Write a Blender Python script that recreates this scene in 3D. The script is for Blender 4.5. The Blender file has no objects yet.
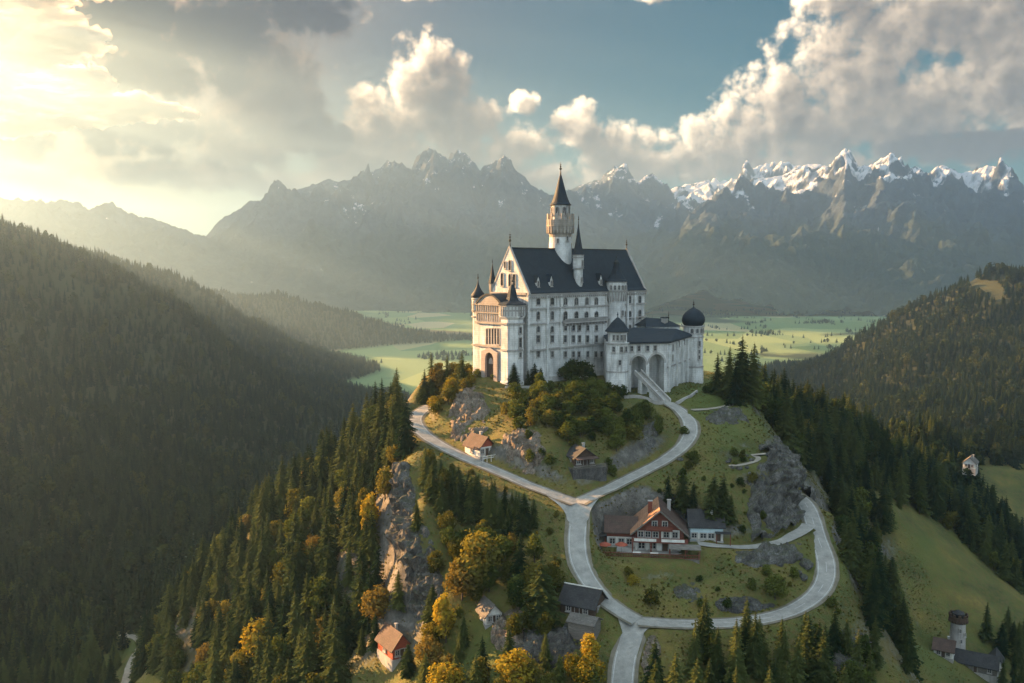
import bpy, bmesh, math, random
import numpy as np
from mathutils import Vector, Matrix

R = math.radians
random.seed(7)
rng = np.random.default_rng(11)
scene = bpy.context.scene
COL = scene.collection

# ------------------------------------------------------------------ camera
W_PX, H_PX, FOC = 1024, 683, 900.0
PITCH = R(-4.86)
cam_d = bpy.data.cameras.new('camera')
cam = bpy.data.objects.new('camera', cam_d)
COL.objects.link(cam)
cam.location = (0, 0, 0)
cam.rotation_euler = (R(90) + PITCH, 0, 0)
cam_d.sensor_fit = 'HORIZONTAL'
cam_d.sensor_width = 36.0
cam_d.lens = 36.0 * FOC / W_PX
cam_d.clip_start = 1.0
cam_d.clip_end = 60000
scene.camera = cam

# ------------------------------------------------------------------ light and exposure
SUN_AZ, SUN_EL = R(-60.0), R(15.0)
GLOW_AZ, GLOW_EL = R(-34.0), R(9.0)         # where the bank of cloud glows brightest          # azimuth from +Y towards +X
SUN_DIR = Vector((math.sin(SUN_AZ) * math.cos(SUN_EL), math.cos(SUN_AZ) * math.cos(SUN_EL), math.sin(SUN_EL)))
SUN_STRENGTH = 5.0
SKY_STRENGTH = 0.12
HAZE_DENSITY = 0.00014
vs = scene.view_settings
scene.display_settings.display_device = 'sRGB'
vs.view_transform = 'Standard'
vs.look = 'None'
vs.exposure = 3.0
vs.gamma = 1.0
vs.use_curve_mapping = False
scene.render.engine = 'CYCLES'
cy = scene.cycles
cy.max_bounces = 5
cy.diffuse_bounces = 2
cy.glossy_bounces = 2
cy.transmission_bounces = 3
cy.transparent_max_bounces = 24
cy.volume_bounces = 1
cy.use_denoising = True
cy.use_adaptive_sampling = True
cy.adaptive_threshold = 0.015
cy.sample_clamp_indirect = 4.0
cy.caustics_reflective = False
cy.caustics_refractive = False

sun_d = bpy.data.lights.new('sun', 'SUN')
sun_d.energy = SUN_STRENGTH
sun_d.angle = R(0.5)
sun_d.color = (1.0, 0.55, 0.225)
sun = bpy.data.objects.new('sun', sun_d)
COL.objects.link(sun)
sun.rotation_euler = SUN_DIR.to_track_quat('Z', 'Y').to_euler()


def at(px, py, Y):
    """world point seen at a photo pixel and lying at forward distance Y"""
    dx = (px - 512.0) / FOC
    dy = (341.5 - py) / FOC
    c, s = math.cos(PITCH), math.sin(PITCH)
    d = Vector((dx, c - dy * s, s + dy * c))
    return d * (Y / d.y)


def zpx(py, Y):
    return at(512, py, Y).z


def azel(px, py):
    v = at(px, py, 1000.0)
    return math.atan2(v.x, v.y), math.asin(v.z / v.length)


# ------------------------------------------------------------------ node helpers
class NT:
    def __init__(self, tree):
        self.t = tree
        self.n = tree.nodes
        self.l = tree.links

    def node(self, typ, **kw):
        nd = self.n.new(typ)
        for k, v in kw.items():
            setattr(nd, k, v)
        return nd

    def put(self, sock, v):
        if isinstance(v, bpy.types.NodeSocket):
            self.l.new(v, sock)
        elif v is not None:
            if hasattr(sock, 'default_value'):
                if sock.type == 'RGBA' and len(v) == 3:
                    v = (*v, 1.0)
                sock.default_value = v

    def math(self, op, a, b=None, c=None, clamp=False):
        nd = self.node('ShaderNodeMath', operation=op, use_clamp=clamp)
        for s, v in zip(nd.inputs, (a, b, c)):
            self.put(s, v)
        return nd.outputs[0]

    def vmath(self, op, a, b=None, c=None):
        nd = self.node('ShaderNodeVectorMath', operation=op)
        for s, v in zip(nd.inputs, (a, b, c)):
            self.put(s, v)
        return nd.outputs['Value'] if op in ('DOT_PRODUCT', 'LENGTH', 'DISTANCE') else nd.outputs[0]

    def mix(self, f, a, b, blend='MIX'):
        nd = self.node('ShaderNodeMix', data_type='RGBA', blend_type=blend)
        self.put(nd.inputs[0], f)
        self.put(nd.inputs[6], a)
        self.put(nd.inputs[7], b)
        return nd.outputs[2]

    def noise(self, vec, scale, detail=4, rough=0.55, dims='3D', out=0):
        nd = self.node('ShaderNodeTexNoise', noise_dimensions=dims)
        self.put(nd.inputs['Vector'], vec)
        self.put(nd.inputs['Scale'], scale)
        self.put(nd.inputs['Detail'], detail)
        self.put(nd.inputs['Roughness'], rough)
        return nd.outputs[out]

    def ramp(self, f, stops, interp='LINEAR'):
        nd = self.node('ShaderNodeValToRGB')
        cr = nd.color_ramp
        cr.interpolation = interp
        while len(cr.elements) < len(stops):
            cr.elements.new(0.5)
        for e, (p, c) in zip(cr.elements, stops):
            e.position = p
            e.color = (c, c, c, 1) if isinstance(c, (int, float)) else (*c, 1)
        self.put(nd.inputs[0], f)
        return nd.outputs[0]

    def mapr(self, v, a, b, c=0.0, d=1.0, typ='LINEAR'):
        nd = self.node('ShaderNodeMapRange', interpolation_type=typ)
        for s, x in zip(nd.inputs, (v, a, b, c, d)):
            self.put(s, x)
        return nd.outputs[0]


# ------------------------------------------------------------------ sky
# cloud banks: photo pixel centre, half width, half height (px), turned into directions
BANKS = [
    (90, 45, 130, 55), (20, 20, 120, 60), (150, 85, 75, 32), (215, 45, 60, 50), (-60, 60, 120, 70),
    (125, 140, 62, 24), (25, 155, 36, 18), (60, 120, 30, 22),
    (300, 20, 60, 30), (280, 100, 55, 50), (310, 135, 40, 35), (240, 135, 60, 50), (235, 60, 45, 60),
    (430, 95, 42, 55), (390, 130, 62, 40), (460, 130, 55, 36), (350, 150, 60, 28), (500, 150, 60, 28),
    (525, 102, 16, 12), (575, 125, 24, 22), (612, 150, 40, 28), (652, 140, 24, 14), (660, 165, 60, 22),
    (420, -4, 26, 8), (655, -6, 22, 10),
    (740, 140, 60, 36), (810, 110, 70, 52), (870, 70, 80, 60), (935, 40, 85, 60), (990, 20, 90, 70),
    (1000, 100, 120, 62), (880, 130, 150, 40), (830, 12, 34, 22), (960, 155, 90, 22), (1100, 80, 120, 90),
    (300, 182, 110, 16), (560, 178, 90, 16), (760, 170, 130, 16), (200, 180, 80, 16),
    (1500, 80, 330, 90), (-500, 60, 330, 100),
]


# the thick banks that let little light through
DARK_BANKS = [(80, 40, 150, 62), (150, 85, 80, 30), (-60, 50, 140, 80), (125, 142, 64, 20), (22, 156, 38, 15), (300, 14, 60, 22), (320, 140, 30, 18), (985, 160, 90, 14)]
CLOUD_NOISE, CLOUD_BIAS = 2.1, 0.22
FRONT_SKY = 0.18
FILL_BLUE, FILL_CLOUD = (0.048, 0.105, 0.142), (0.190, 0.202, 0.206)  # out-of-view sky colours, set bright to light the castle front


def build_world():
    w = bpy.data.worlds.new('World')
    scene.world = w
    w.use_nodes = True
    t = NT(w.node_tree)
    t.n.clear()
    out = t.node('ShaderNodeOutputWorld')
    bg = t.node('ShaderNodeBackground')
    t.l.new(bg.outputs[0], out.inputs[0])
    sky = t.node('ShaderNodeTexSky', sky_type='NISHITA')
    sky.sun_disc = False
    sky.sun_elevation = SUN_EL
    sky.sun_rotation = SUN_AZ
    sky.altitude = 900
    sky.air_density = 1.0
    sky.dust_density = 0.6
    sky.ozone_density = 1.6
    tc = t.node('ShaderNodeTexCoord')
    d = tc.outputs['Generated']
    sep = t.node('ShaderNodeSeparateXYZ')
    t.put(sep.inputs[0], d)
    az = t.math('ARCTAN2', sep.outputs[0], sep.outputs[1])
    el = t.math('ARCSINE', sep.outputs[2])
    cmb = t.node('ShaderNodeCombineXYZ')
    t.put(cmb.inputs[0], az)
    t.put(cmb.inputs[1], el)
    P = cmb.outputs[0]

    # ---- density groups: a fine one for what is seen, a coarse one for light passing through
    def density_group(name, fine):
        g = bpy.data.node_groups.new(name, 'ShaderNodeTree')
        g.interface.new_socket('Vector', in_out='INPUT', socket_type='NodeSocketVector')
        g.interface.new_socket('Density', in_out='OUTPUT', socket_type='NodeSocketFloat')
        q = NT(g)
        gi, go = q.node('NodeGroupInput'), q.node('NodeGroupOutput')
        v = gi.outputs[0]
        acc = None
        for (px, py, rx, ry) in BANKS:
            a = (px - 512) / 900.0 if abs(px - 512) > 600 else azel(px, py)[0]
            e = azel(512, py)[1]
            sx, sy = 900.0 / (rx * 1.15), 900.0 / (ry * 1.15)
            dd = q.vmath('MULTIPLY_ADD', v, (sx, sy, 0), (-a * sx, -e * sy, 0))
            r2 = q.vmath('DOT_PRODUCT', dd, dd)
            acc = r2 if acc is None else q.math('SMOOTH_MIN', acc, r2, 0.3)
        cov = q.math('MAXIMUM', q.math('SUBTRACT', 1.0, acc), -1.3)
        big = q.noise(v, 17.0, 8 if fine else 4, 0.56)
        den = q.math('MULTIPLY_ADD', q.math('SUBTRACT', big, 0.5), CLOUD_NOISE, cov)
        if fine:
            vor = q.node('ShaderNodeTexVoronoi', feature='F1', voronoi_dimensions='2D')
            q.put(vor.inputs['Vector'], v)
            q.put(vor.inputs['Scale'], 30.0)
            q.put(vor.inputs['Detail'], 3.0)
            q.put(vor.inputs['Roughness'], 0.6)
            den = q.math('MULTIPLY_ADD', q.math('SUBTRACT', 0.45, vor.outputs['Distance']), 0.72, den)
        q.put(go.inputs[0], q.math('ADD', den, CLOUD_BIAS))
        return g

    gf, gc = density_group('cloud_density', True), density_group('cloud_density_coarse', False)

    def dens(vec, grp=None):
        nd = t.node('ShaderNodeGroup')
        nd.node_tree = grp or gf
        t.put(nd.inputs[0], vec)
        return nd.outputs[0]

    D0 = dens(P)
    alpha = t.mapr(D0, -0.08, 0.62, typ='SMOOTHSTEP')
    tos = t.vmath('SUBTRACT', (GLOW_AZ, GLOW_EL + 0.03, 0), P)
    dist = t.vmath('LENGTH', tos)
    sd = t.vmath('NORMALIZE', tos)
    sd = t.vmath('NORMALIZE', t.vmath('ADD', sd, (0, 0.9, 0)))       # light also comes from above
    sc = t.node('ShaderNodeVectorMath', operation='SCALE')
    t.put(sc.inputs[0], sd)
    t.put(sc.inputs['Scale'], 0.013)
    D1 = dens(t.vmath('ADD', P, sc.outputs[0]))
    sc2 = t.node('ShaderNodeVectorMath', operation='SCALE')
    t.put(sc2.inputs[0], sd)
    t.put(sc2.inputs['Scale'], 0.042)
    D2 = dens(t.vmath('ADD', P, sc2.outputs[0]), gc)
    od = t.math('ADD', t.math('MULTIPLY', t.math('MAXIMUM', D1, 0), 0.9), t.math('MULTIPLY', t.math('MAXIMUM', D2, 0), 1.0))
    dk = None
    for (px, py, rx, ry) in DARK_BANKS:
        a, e = azel(px, py)[0], azel(512, py)[1]
        dd = t.vmath('MULTIPLY_ADD', P, (900.0 / rx, 900.0 / ry, 0), (-a * 900.0 / rx, -e * 900.0 / ry, 0))
        r2 = t.vmath('DOT_PRODUCT', dd, dd)
        dk = r2 if dk is None else t.math('SMOOTH_MIN', dk, r2, 0.3)
    thick = t.mapr(t.math('MULTIPLY_ADD', D0, -0.22, dk), 1.15, 0.25, typ='SMOOTHSTEP')
    od = t.math('MULTIPLY_ADD', thick, 4.5, od)
    near = t.math('POWER', 2.718, t.math('MULTIPLY', dist, -3.0))          # 1 at the painted glow centre
    kk = t.math('MULTIPLY_ADD', near, 2.6, 1.0)
    od = t.math('ADD', t.math('MULTIPLY', od, kk), t.math('MULTIPLY', t.math('MULTIPLY', t.math('MAXIMUM', D0, 0), near), 1.6))
    trans = t.math('POWER', 2.718, t.math('MULTIPLY', od, -0.95))
    relief = t.mapr(t.math('SUBTRACT', D0, D1), -0.5, 0.5, 0.62, 1.5)
    trans = t.math('MULTIPLY', trans, relief)
    warm = t.mix(near, (1.06, 0.80, 0.52), (1.0, 0.58, 0.22))
    power = t.math('MULTIPLY_ADD', near, 2.0, 1.15)
    lit = t.vmath('MULTIPLY', warm, t.math('MULTIPLY', trans, power))
    amb = t.mix(near, (0.150, 0.145, 0.140), (0.045, 0.032, 0.026))
    cl = t.vmath('ADD', lit, amb)
    # clear sky: nishita, tinted like the photograph, plus a warm glow painted around its own centre, off the sun lamp
    s0 = t.vmath('MULTIPLY', sky.outputs[0], (SKY_STRENGTH * 0.0, SKY_STRENGTH * 0.39, SKY_STRENGTH * 0.39))
    glow = t.math('POWER', 2.718, t.math('MULTIPLY', dist, -4.0))
    gcol = t.vmath('MULTIPLY', (1.0, 0.46, 0.13), t.math('MULTIPLY', glow, 1.6))
    s0 = t.vmath('ADD', t.vmath('MULTIPLY', s0, t.math('MULTIPLY_ADD', glow, -0.8, 1.0)), gcol)
    col = t.mix(alpha, s0, cl)
    # the sky overhead and behind the camera: unseen cloud and blue, brightened as fill for the castle front
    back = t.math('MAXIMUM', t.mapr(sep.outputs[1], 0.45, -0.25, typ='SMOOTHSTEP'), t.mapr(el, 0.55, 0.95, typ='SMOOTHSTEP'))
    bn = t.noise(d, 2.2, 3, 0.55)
    bc = t.mix(t.mapr(bn, 0.35, 0.62), FILL_BLUE, FILL_CLOUD)
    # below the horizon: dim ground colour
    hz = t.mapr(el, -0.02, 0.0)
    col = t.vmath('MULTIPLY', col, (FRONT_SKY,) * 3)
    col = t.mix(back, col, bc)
    col = t.mix(hz, (0.03, 0.035, 0.028), col)
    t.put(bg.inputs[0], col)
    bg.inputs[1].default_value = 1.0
    w.cycles.sampling_method = 'MANUAL'
    w.cycles.sample_map_resolution = 512


build_world()


# ------------------------------------------------------------------ numpy noise
_perm = rng.permutation(4096)
_grad = rng.uniform(0, 2 * np.pi, 4096)
_gx, _gy = np.cos(_grad), np.sin(_grad)


def pnoise(x, y):
    xi, yi = np.floor(x).astype(np.int64), np.floor(y).astype(np.int64)
    fx, fy = x - xi, y - yi

    def gr(ix, iy, dx, dy):
        h = _perm[(ix + _perm[iy & 4095]) & 4095]
        return _gx[h] * dx + _gy[h] * dy
    u, v = fx * fx * fx * (fx * (fx * 6 - 15) + 10), fy * fy * fy * (fy * (fy * 6 - 15) + 10)
    a = gr(xi, yi, fx, fy) * (1 - u) + gr(xi + 1, yi, fx - 1, fy) * u
    b = gr(xi, yi + 1, fx, fy - 1) * (1 - u) + gr(xi + 1, yi + 1, fx - 1, fy - 1) * u
    return (a * (1 - v) + b * v) * 1.5


def fbm(x, y, octaves=5, gain=0.5, ridged=False):
    s, a, n = 0, 1.0, 0
    for i in range(octaves):
        v = pnoise(x * 2 ** i + 17.3 * i, y * 2 ** i - 9.1 * i)
        s = s + a * ((1 - 2 * np.abs(v)) if ridged else v)
        n += a
        a *= gain
    return s / n


# ------------------------------------------------------------------ object helpers
def link(o, parent=None):
    COL.objects.link(o)
    if parent is not None:
        o.parent = parent
    return o


def mesh_np(name, co, faces, mat, parent=None, smooth=False, mats=None, midx=None):
    """a mesh object out of an array of points and equal-sized faces"""
    me = bpy.data.meshes.new(name)
    co = np.asarray(co, dtype=np.float32)
    faces = np.asarray(faces, dtype=np.int32)
    k = faces.shape[1]
    me.vertices.add(len(co))
    me.vertices.foreach_set('co', co.ravel())
    me.loops.add(faces.size)
    me.loops.foreach_set('vertex_index', faces.ravel())
    me.polygons.add(len(faces))
    me.polygons.foreach_set('loop_start', np.arange(0, faces.size, k, dtype=np.int32))
    me.polygons.foreach_set('use_smooth', np.full(len(faces), smooth))
    me.update(calc_edges=True)
    for m in (mats or [mat]):
        me.materials.append(m)
    if midx is not None:
        me.polygons.foreach_set('material_index', np.asarray(midx, dtype=np.int32))
    return link(bpy.data.objects.new(name, me), parent)


def obj(name, bm, mat, parent=None, smooth=False):
    me = bpy.data.meshes.new(name)
    bmesh.ops.recalc_face_normals(bm, faces=bm.faces[:])
    bm.to_mesh(me)
    bm.free()
    if smooth:
        me.polygons.foreach_set('use_smooth', np.full(len(me.polygons), True))
    for m in (mat if isinstance(mat, (list, tuple)) else [mat]):
        me.materials.append(m)
    return link(bpy.data.objects.new(name, me), parent)


def struct(o, kind='structure'):
    o['kind'] = kind
    return o


def tag(o, label, cat, group=None):
    o['label'] = label
    o['category'] = cat
    if group:
        o['group'] = group
    return o


def thing(name, label, cat, loc=(0, 0, 0), rotz=0.0, group=None):
    o = bpy.data.objects.new(name, None)
    o.empty_display_size = 0.3
    link(o)
    o.location = loc
    o.rotation_euler = (0, 0, rotz)
    return tag(o, label, cat, group)


def new_mat(name):
    m = bpy.data.materials.new(name)
    m.use_nodes = True
    t = NT(m.node_tree)
    b = t.n['Principled BSDF']
    b.inputs['Specular IOR Level'].default_value = 0.25
    b.inputs['Roughness'].default_value = 0.85
    return m, t, b


def bump(t, b, h, strength=0.5, dist=0.1):
    bp = t.node('ShaderNodeBump')
    bp.inputs['Strength'].default_value = strength
    bp.inputs['Distance'].default_value = dist
    t.put(bp.inputs['Height'], h)
    t.put(b.inputs['Normal'], bp.outputs[0])


# ------------------------------------------------------------------ terrain control points
def path3(pts, step=1.5):
    """smooth path through (px, py, Y) points"""
    p = [at(*q) for q in pts]
    p = [2 * p[0] - p[1]] + p + [2 * p[-1] - p[-2]]
    out = []
    for i in range(1, len(p) - 2):
        n = max(2, int((p[i + 1] - p[i]).length / step))
        for k in range(n):
            s = k / n
            a, b, c, d = p[i - 1], p[i], p[i + 1], p[i + 2]
            out.append(0.5 * ((2 * b) + (-a + c) * s + (2 * a - 5 * b + 4 * c - d) * s * s + (-a + 3 * b - 3 * c + d) * s ** 3))
    out.append(p[-2])
    a = np.array([tuple(v) for v in out])
    k = np.hanning(17)[1:-1]
    z = np.convolve(np.pad(a[:, 2], 7, mode='edge'), k / k.sum(), 'valid')
    i = np.arange(len(a))
    z = z + (a[0, 2] - z[0]) * np.exp(-i / 7.0) + (a[-1, 2] - z[-1]) * np.exp(-i[::-1] / 7.0)
    a[:, 2] = z
    return a


ROADS = {
    # name: (points, half width)
    'upper_road': ([(668, 403, 250), (680, 411, 246.5), (690, 424, 241), (688, 440, 234), (670, 457, 227), (640, 473, 219.5), (610, 487, 212.5), (588, 496, 208), (577, 503, 205)], 1.9),
    'left_road': ([(577, 503, 205), (560, 496, 208), (530, 485, 212.5), (495, 470, 219), (460, 455, 227), (435, 442, 235), (420, 430, 243), (415, 419, 251), (421, 411, 259), (432, 405, 268)], 1.95),
    'middle_road': ([(577, 503, 205), (578, 522, 199.5), (577, 545, 193.5), (580, 563, 189), (590, 582, 184.5), (606, 600, 180.5), (622, 612, 178), (637, 621, 176)], 2.05),
    'lower_road': ([(637, 621, 176), (631, 640, 171.5), (625, 660, 167), (622, 690, 161), (624, 730, 154)], 2.15),
    'loop_road': ([(637, 621, 176), (665, 624, 175.8), (700, 624.5, 176.5), (740, 622.5, 178), (775, 617, 180.5), (800, 607, 184), (818, 593, 189), (826, 577, 194.5), (825, 558, 201), (818, 538, 208), (813, 520, 215), (808, 507, 221.5), (801, 498, 228), (790, 492, 236)], 2.05),
    'chalet_lane': ([(698, 543.5, 199.5), (720, 547.5, 199.5), (745, 548.5, 200.5), (770, 545.5, 202.5), (790, 539, 205.5), (803, 530.5, 209), (809, 524.5, 212)], 1.5),
    'forest_track': ([(122, 634, 335), (137, 638, 331), (142, 645, 326), (134, 660, 316), (126, 683, 300), (118, 720, 280)], 1.7),
    'meadow_path': ([(886, 567, 282), (892, 585, 276), (899, 605, 270), (904, 622, 264), (901, 640, 258)], 1.3),
    'summit_path': ([(692, 410, 247), (715, 409, 248.5), (733, 405, 251), (740, 398, 255), (736, 392, 259), (722, 389, 262)], 1.3),
    'knoll_path': ([(729, 466, 222), (742, 466, 222.3), (756, 462, 224), (758, 456, 226.5), (752, 454.5, 227.6), (768, 453.5, 228)], 0.9),
}
ROAD_PTS = {k: path3(v[0]) for k, v in ROADS.items()}

PADS = []
CLEAR = []           # house plots kept clear of trees
CTRL = []            # x, y, z
for k, a in ROAD_PTS.items():
    CTRL += [tuple(p) for p in a[::5]]


def cp(px, py, Y, dz=0.0):
    v = at(px, py, Y)
    CTRL.append((v.x, v.y, v.z + dz))


# castle hill, seen ground
for q in [(560, 420, 232), (600, 412, 236), (640, 430, 230), (640, 405, 246), (560, 395, 247), (520, 394, 249), (500, 440, 226), (540, 455, 220), (585, 470, 215.5), (620, 455, 222),
          (470, 400, 249), (455, 412, 246), (480, 388, 254), (465, 378, 263),
          (740, 425, 238), (720, 450, 226), (700, 490, 212), (765, 450, 230), (780, 470, 223.5), (735, 410, 246), (705, 398, 253), (760, 420, 247), (650, 500, 208),
          (610, 520, 203), (660, 545, 200), (650, 562, 195), (620, 555, 196.5), (690, 555, 197.5), (720, 512, 207.5), (760, 525, 207.5), (640, 590, 186), (700, 600, 183), (770, 590, 187), (740, 565, 194.5), (790, 560, 196.5), (780, 500, 216),
          (700, 645, 170.5), (740, 683, 160), (800, 645, 172), (840, 625, 180), (660, 660, 166), (845, 560, 203), (850, 590, 190), (862, 660, 178), (838, 520, 218),
          (550, 530, 199), (520, 520, 204), (545, 580, 187), (560, 620, 177), (600, 640, 172), (520, 600, 184), (500, 560, 193), (590, 670, 165), (540, 660, 168), (500, 683, 164), (610, 545, 195),
          (475, 500, 211), (470, 560, 197), (450, 520, 208), (470, 640, 179), (440, 683, 170), (500, 630, 178), (430, 470, 220), (412, 455, 228),
          (400, 480, 219), (410, 520, 207), (402, 560, 199), (415, 610, 192), (445, 600, 187), (440, 560, 196), (400, 640, 190), (380, 683, 184)]:
    cp(*q)
for q in [(-12, 270, -33.8), (0, 254, -34.2), (-14, 262, -34.6), (10, 264, -34.6), (25, 278, -34.6), (36, 285, -35), (45, 300, -35.0), (0, 288, -33.5), (20, 312, -34), (52, 318, -35), (70, 300, -37), (-16, 290, -34),
          (28, 258, -36.8), (36, 259, -37.2), (46, 261, -37.4), (58, 284, -37.4), (66, 288, -38), (62, 270, -37.6),
          (-30, 292, -38), (-30, 275, -38), (80, 320, -42), (30, 345, -45), (-20, 330, -48), (-50, 320, -60), (90, 360, -60), (20, 390, -80), (-60, 400, -110), (80, 420, -95), (-50, 500, -160), (80, 520, -150)]:
    CTRL.append(q)
# canopies: ground lies below what is seen
for q in [(400, 400, 285, -10), (385, 410, 292, -11), (350, 430, 292, -10), (300, 470, 287, -9), (250, 510, 283, -8), (200, 560, 281, -8), (165, 610, 281, -8), (360, 470, 252, -9), (330, 530, 238, -8), (280, 590, 228, -8), (230, 660, 224, -6),
          (380, 520, 217, -8), (380, 580, 206, -7), (340, 640, 200, -6), (300, 690, 196, -5), (180, 683, 250, -3),
          (780, 382, 300, -9), (820, 390, 350, -12), (850, 397, 400, -12), (930, 408, 480, -12), (1024, 422, 560, -12), (1150, 440, 640, -12),
          (800, 430, 285, -9), (850, 440, 325, -10), (900, 460, 385, -10), (960, 455, 450, -12), (1024, 460, 500, -12), (850, 500, 262, -9), (820, 470, 252, -8), (870, 540, 250, -8), (880, 600, 240, -7),
          (780, 382, 430, -60), (850, 397, 540, -50), (930, 408, 640, -50)]:
    cp(*q)
for q in [(890, 505, 305), (900, 530, 297), (960, 520, 335), (1020, 590, 320), (950, 580, 285), (1000, 640, 268), (950, 650, 256), (1024, 683, 255), (1100, 620, 300), (1150, 683, 250), (900, 660, 235), (870, 683, 215),
          (1000, 495, 470), (1024, 530, 440), (985, 478, 490), (1080, 560, 430), (1150, 520, 480)]:
    cp(*q)
# left valley and mountain
for q in [(30, 660, 330, -4), (0, 560, 440, -8), (0, 690, 318, 0), (100, 560, 440, -8), (200, 500, 500, -8), (0, 450, 620, -10), (0, 350, 780, -10), (0, 280, 880, -10), (0, 220, 950, -11), (60, 245, 960, -11), (120, 266, 980, -11), (160, 285, 1000, -11), (220, 327, 1020, -11), (280, 372, 1040, -11), (330, 408, 1060, -10),
          (150, 400, 800, -9), (250, 450, 760, -8), (100, 350, 850, -10), (200, 380, 900, -10), (100, 470, 600, -9), (180, 440, 690, -9), (80, 300, 910, -10),
          (155, 266, 1400, -11), (200, 288, 1420, -11), (250, 319, 1440, -11), (300, 352, 1460, -11), (350, 390, 1480, -5), (100, 255, 1390, -10), (200, 330, 1250, -50), (100, 270, 1180, -60),
          (212, 289, 2300, -12), (280, 295, 2320, -12), (330, 307, 2300, -12), (370, 334, 2250, -12), (150, 285, 2300, -12), (60, 250, 2250, -12), (250, 330, 1900, -20), (330, 350, 1950, -12),
          (-150, 480, 500, -8), (-150, 330, 700, -8), (-150, 180, 900, -8), (-400, 150, 900, -8), (-300, 220, 1500, -8), (-300, 220, 2300, -8), (-300, 600, 300, -4),
          # right hill
          (838, 352, 1320, -12), (860, 333, 1320, -12), (900, 310, 1310, -12), (940, 288, 1300, -12), (985, 265, 1300, -12), (1024, 266, 1300, -12), (1120, 250, 1300, -12), (1250, 240, 1300, -12),
          (900, 360, 1080, -10), (960, 340, 1100, -10), (1024, 325, 1120, -10), (960, 385, 900, -10), (1024, 400, 780, -10), (900, 388, 1000, -10), (850, 385, 1150, -6), (930, 335, 1180, -10), (985, 300, 1190, -10), (1100, 330, 1000, -10), (1250, 330, 1000, -10), (1200, 420, 800, -10),
          (800, 372, 1500, -6), (780, 352, 2050, -8), (820, 350, 2100, -8),
          (960, 300, 1700, -130), (1100, 290, 1700, -130)]:
    cp(*q)
CTRL += [(px, y, -200.0) for (px, y) in [(-100, 1150), (0, 1150), (100, 1100), (200, 1200), (350, 1600), (600, 1900), (250, 1600), (0, 1600), (-250, 1750), (-420, 2050), (-150, 2300), (200, 2300), (700, 2400), (1100, 2400), (-300, 2800), (300, 2800),
                                           (-900, 2900), (1000, 2900), (-120, 1350), (30, 800), (150, 760), (900, 2000), (1600, 2300), (60, 650), (-40, 700)]]
CTRL += [(-1500, 2800, -120), (-1800, 2200, 0), (-1500, 1200, 150), (-900, 500, 40), (-700, 150, -40), (-300, 100, -150), (0, 60, -125), (150, 60, -140), (500, 150, -150), (1000, 500, -120), (1500, 1000, -20), (1500, 1500, -60), (0, -100, -140), (600, -100, -150), (-600, -100, -120)]
_c = np.array(CTRL, dtype=float)
_key = np.unique(np.round(_c[:, :2] / 2.0), axis=0, return_index=True)[1]
_c = _c[np.sort(_key)]


def _phi(r2, ):
    return -np.sqrt(r2 + 16.0)


def _fit(c):
    d2 = ((c[:, None, :2] - c[None, :, :2]) ** 2).sum(-1)
    n = len(c)
    A = np.zeros((n + 3, n + 3))
    A[:n, :n] = _phi(d2) + np.diag(np.full(n, 0.35))
    A[:n, n] = 1
    A[:n, n + 1:] = c[:, :2] / 1000
    A[n:, :n] = A[:n, n:].T
    b = np.concatenate([c[:, 2], np.zeros(3)])
    return np.linalg.solve(A, b)


_w = _fit(_c)


def _rbf(x, y):
    x, y = np.asarray(x, float), np.asarray(y, float)
    out = np.empty(x.size)
    xf, yf = x.ravel(), y.ravel()
    n = len(_c)
    for i in range(0, x.size, 20000):
        a, b = xf[i:i + 20000], yf[i:i + 20000]
        d2 = (a[:, None] - _c[None, :, 0]) ** 2 + (b[:, None] - _c[None, :, 1]) ** 2
        out[i:i + 20000] = _phi(d2) @ _w[:n] + _w[n] + (a * _w[n + 1] + b * _w[n + 2]) / 1000
    return out.reshape(x.shape)


def sstep(a, b, x):
    t = np.clip((x - a) / (b - a), 0, 1)
    return t * t * (3 - 2 * t)


ALL_ROAD = np.concatenate([np.column_stack([a, np.full(len(a), ROADS[k][1])]) for k, a in ROAD_PTS.items()])


def road_dist(x, y):
    """distance to the nearest road edge, and that road's height"""
    x, y = np.asarray(x, float), np.asarray(y, float)
    d = np.full(x.size, 1e9)
    z = np.zeros(x.size)
    xf, yf = x.ravel(), y.ravel()
    sel = np.where((np.abs(xf) < 170) & (yf > 140) & (yf < 350))[0]
    for i in range(0, len(sel), 20000):
        s = sel[i:i + 20000]
        d2 = np.sqrt((xf[s][:, None] - ALL_ROAD[None, :, 0]) ** 2 + (yf[s][:, None] - ALL_ROAD[None, :, 1]) ** 2)
        e = d2 - ALL_ROAD[None, :, 3]
        j = e.argmin(1)
        d[s] = e[np.arange(len(s)), j]
        wgt = 1.0 / (d2 + 0.3) ** 4
        z[s] = (wgt * ALL_ROAD[None, :, 2]).sum(1) / wgt.sum(1)
    return d.reshape(x.shape), z.reshape(x.shape)


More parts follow.
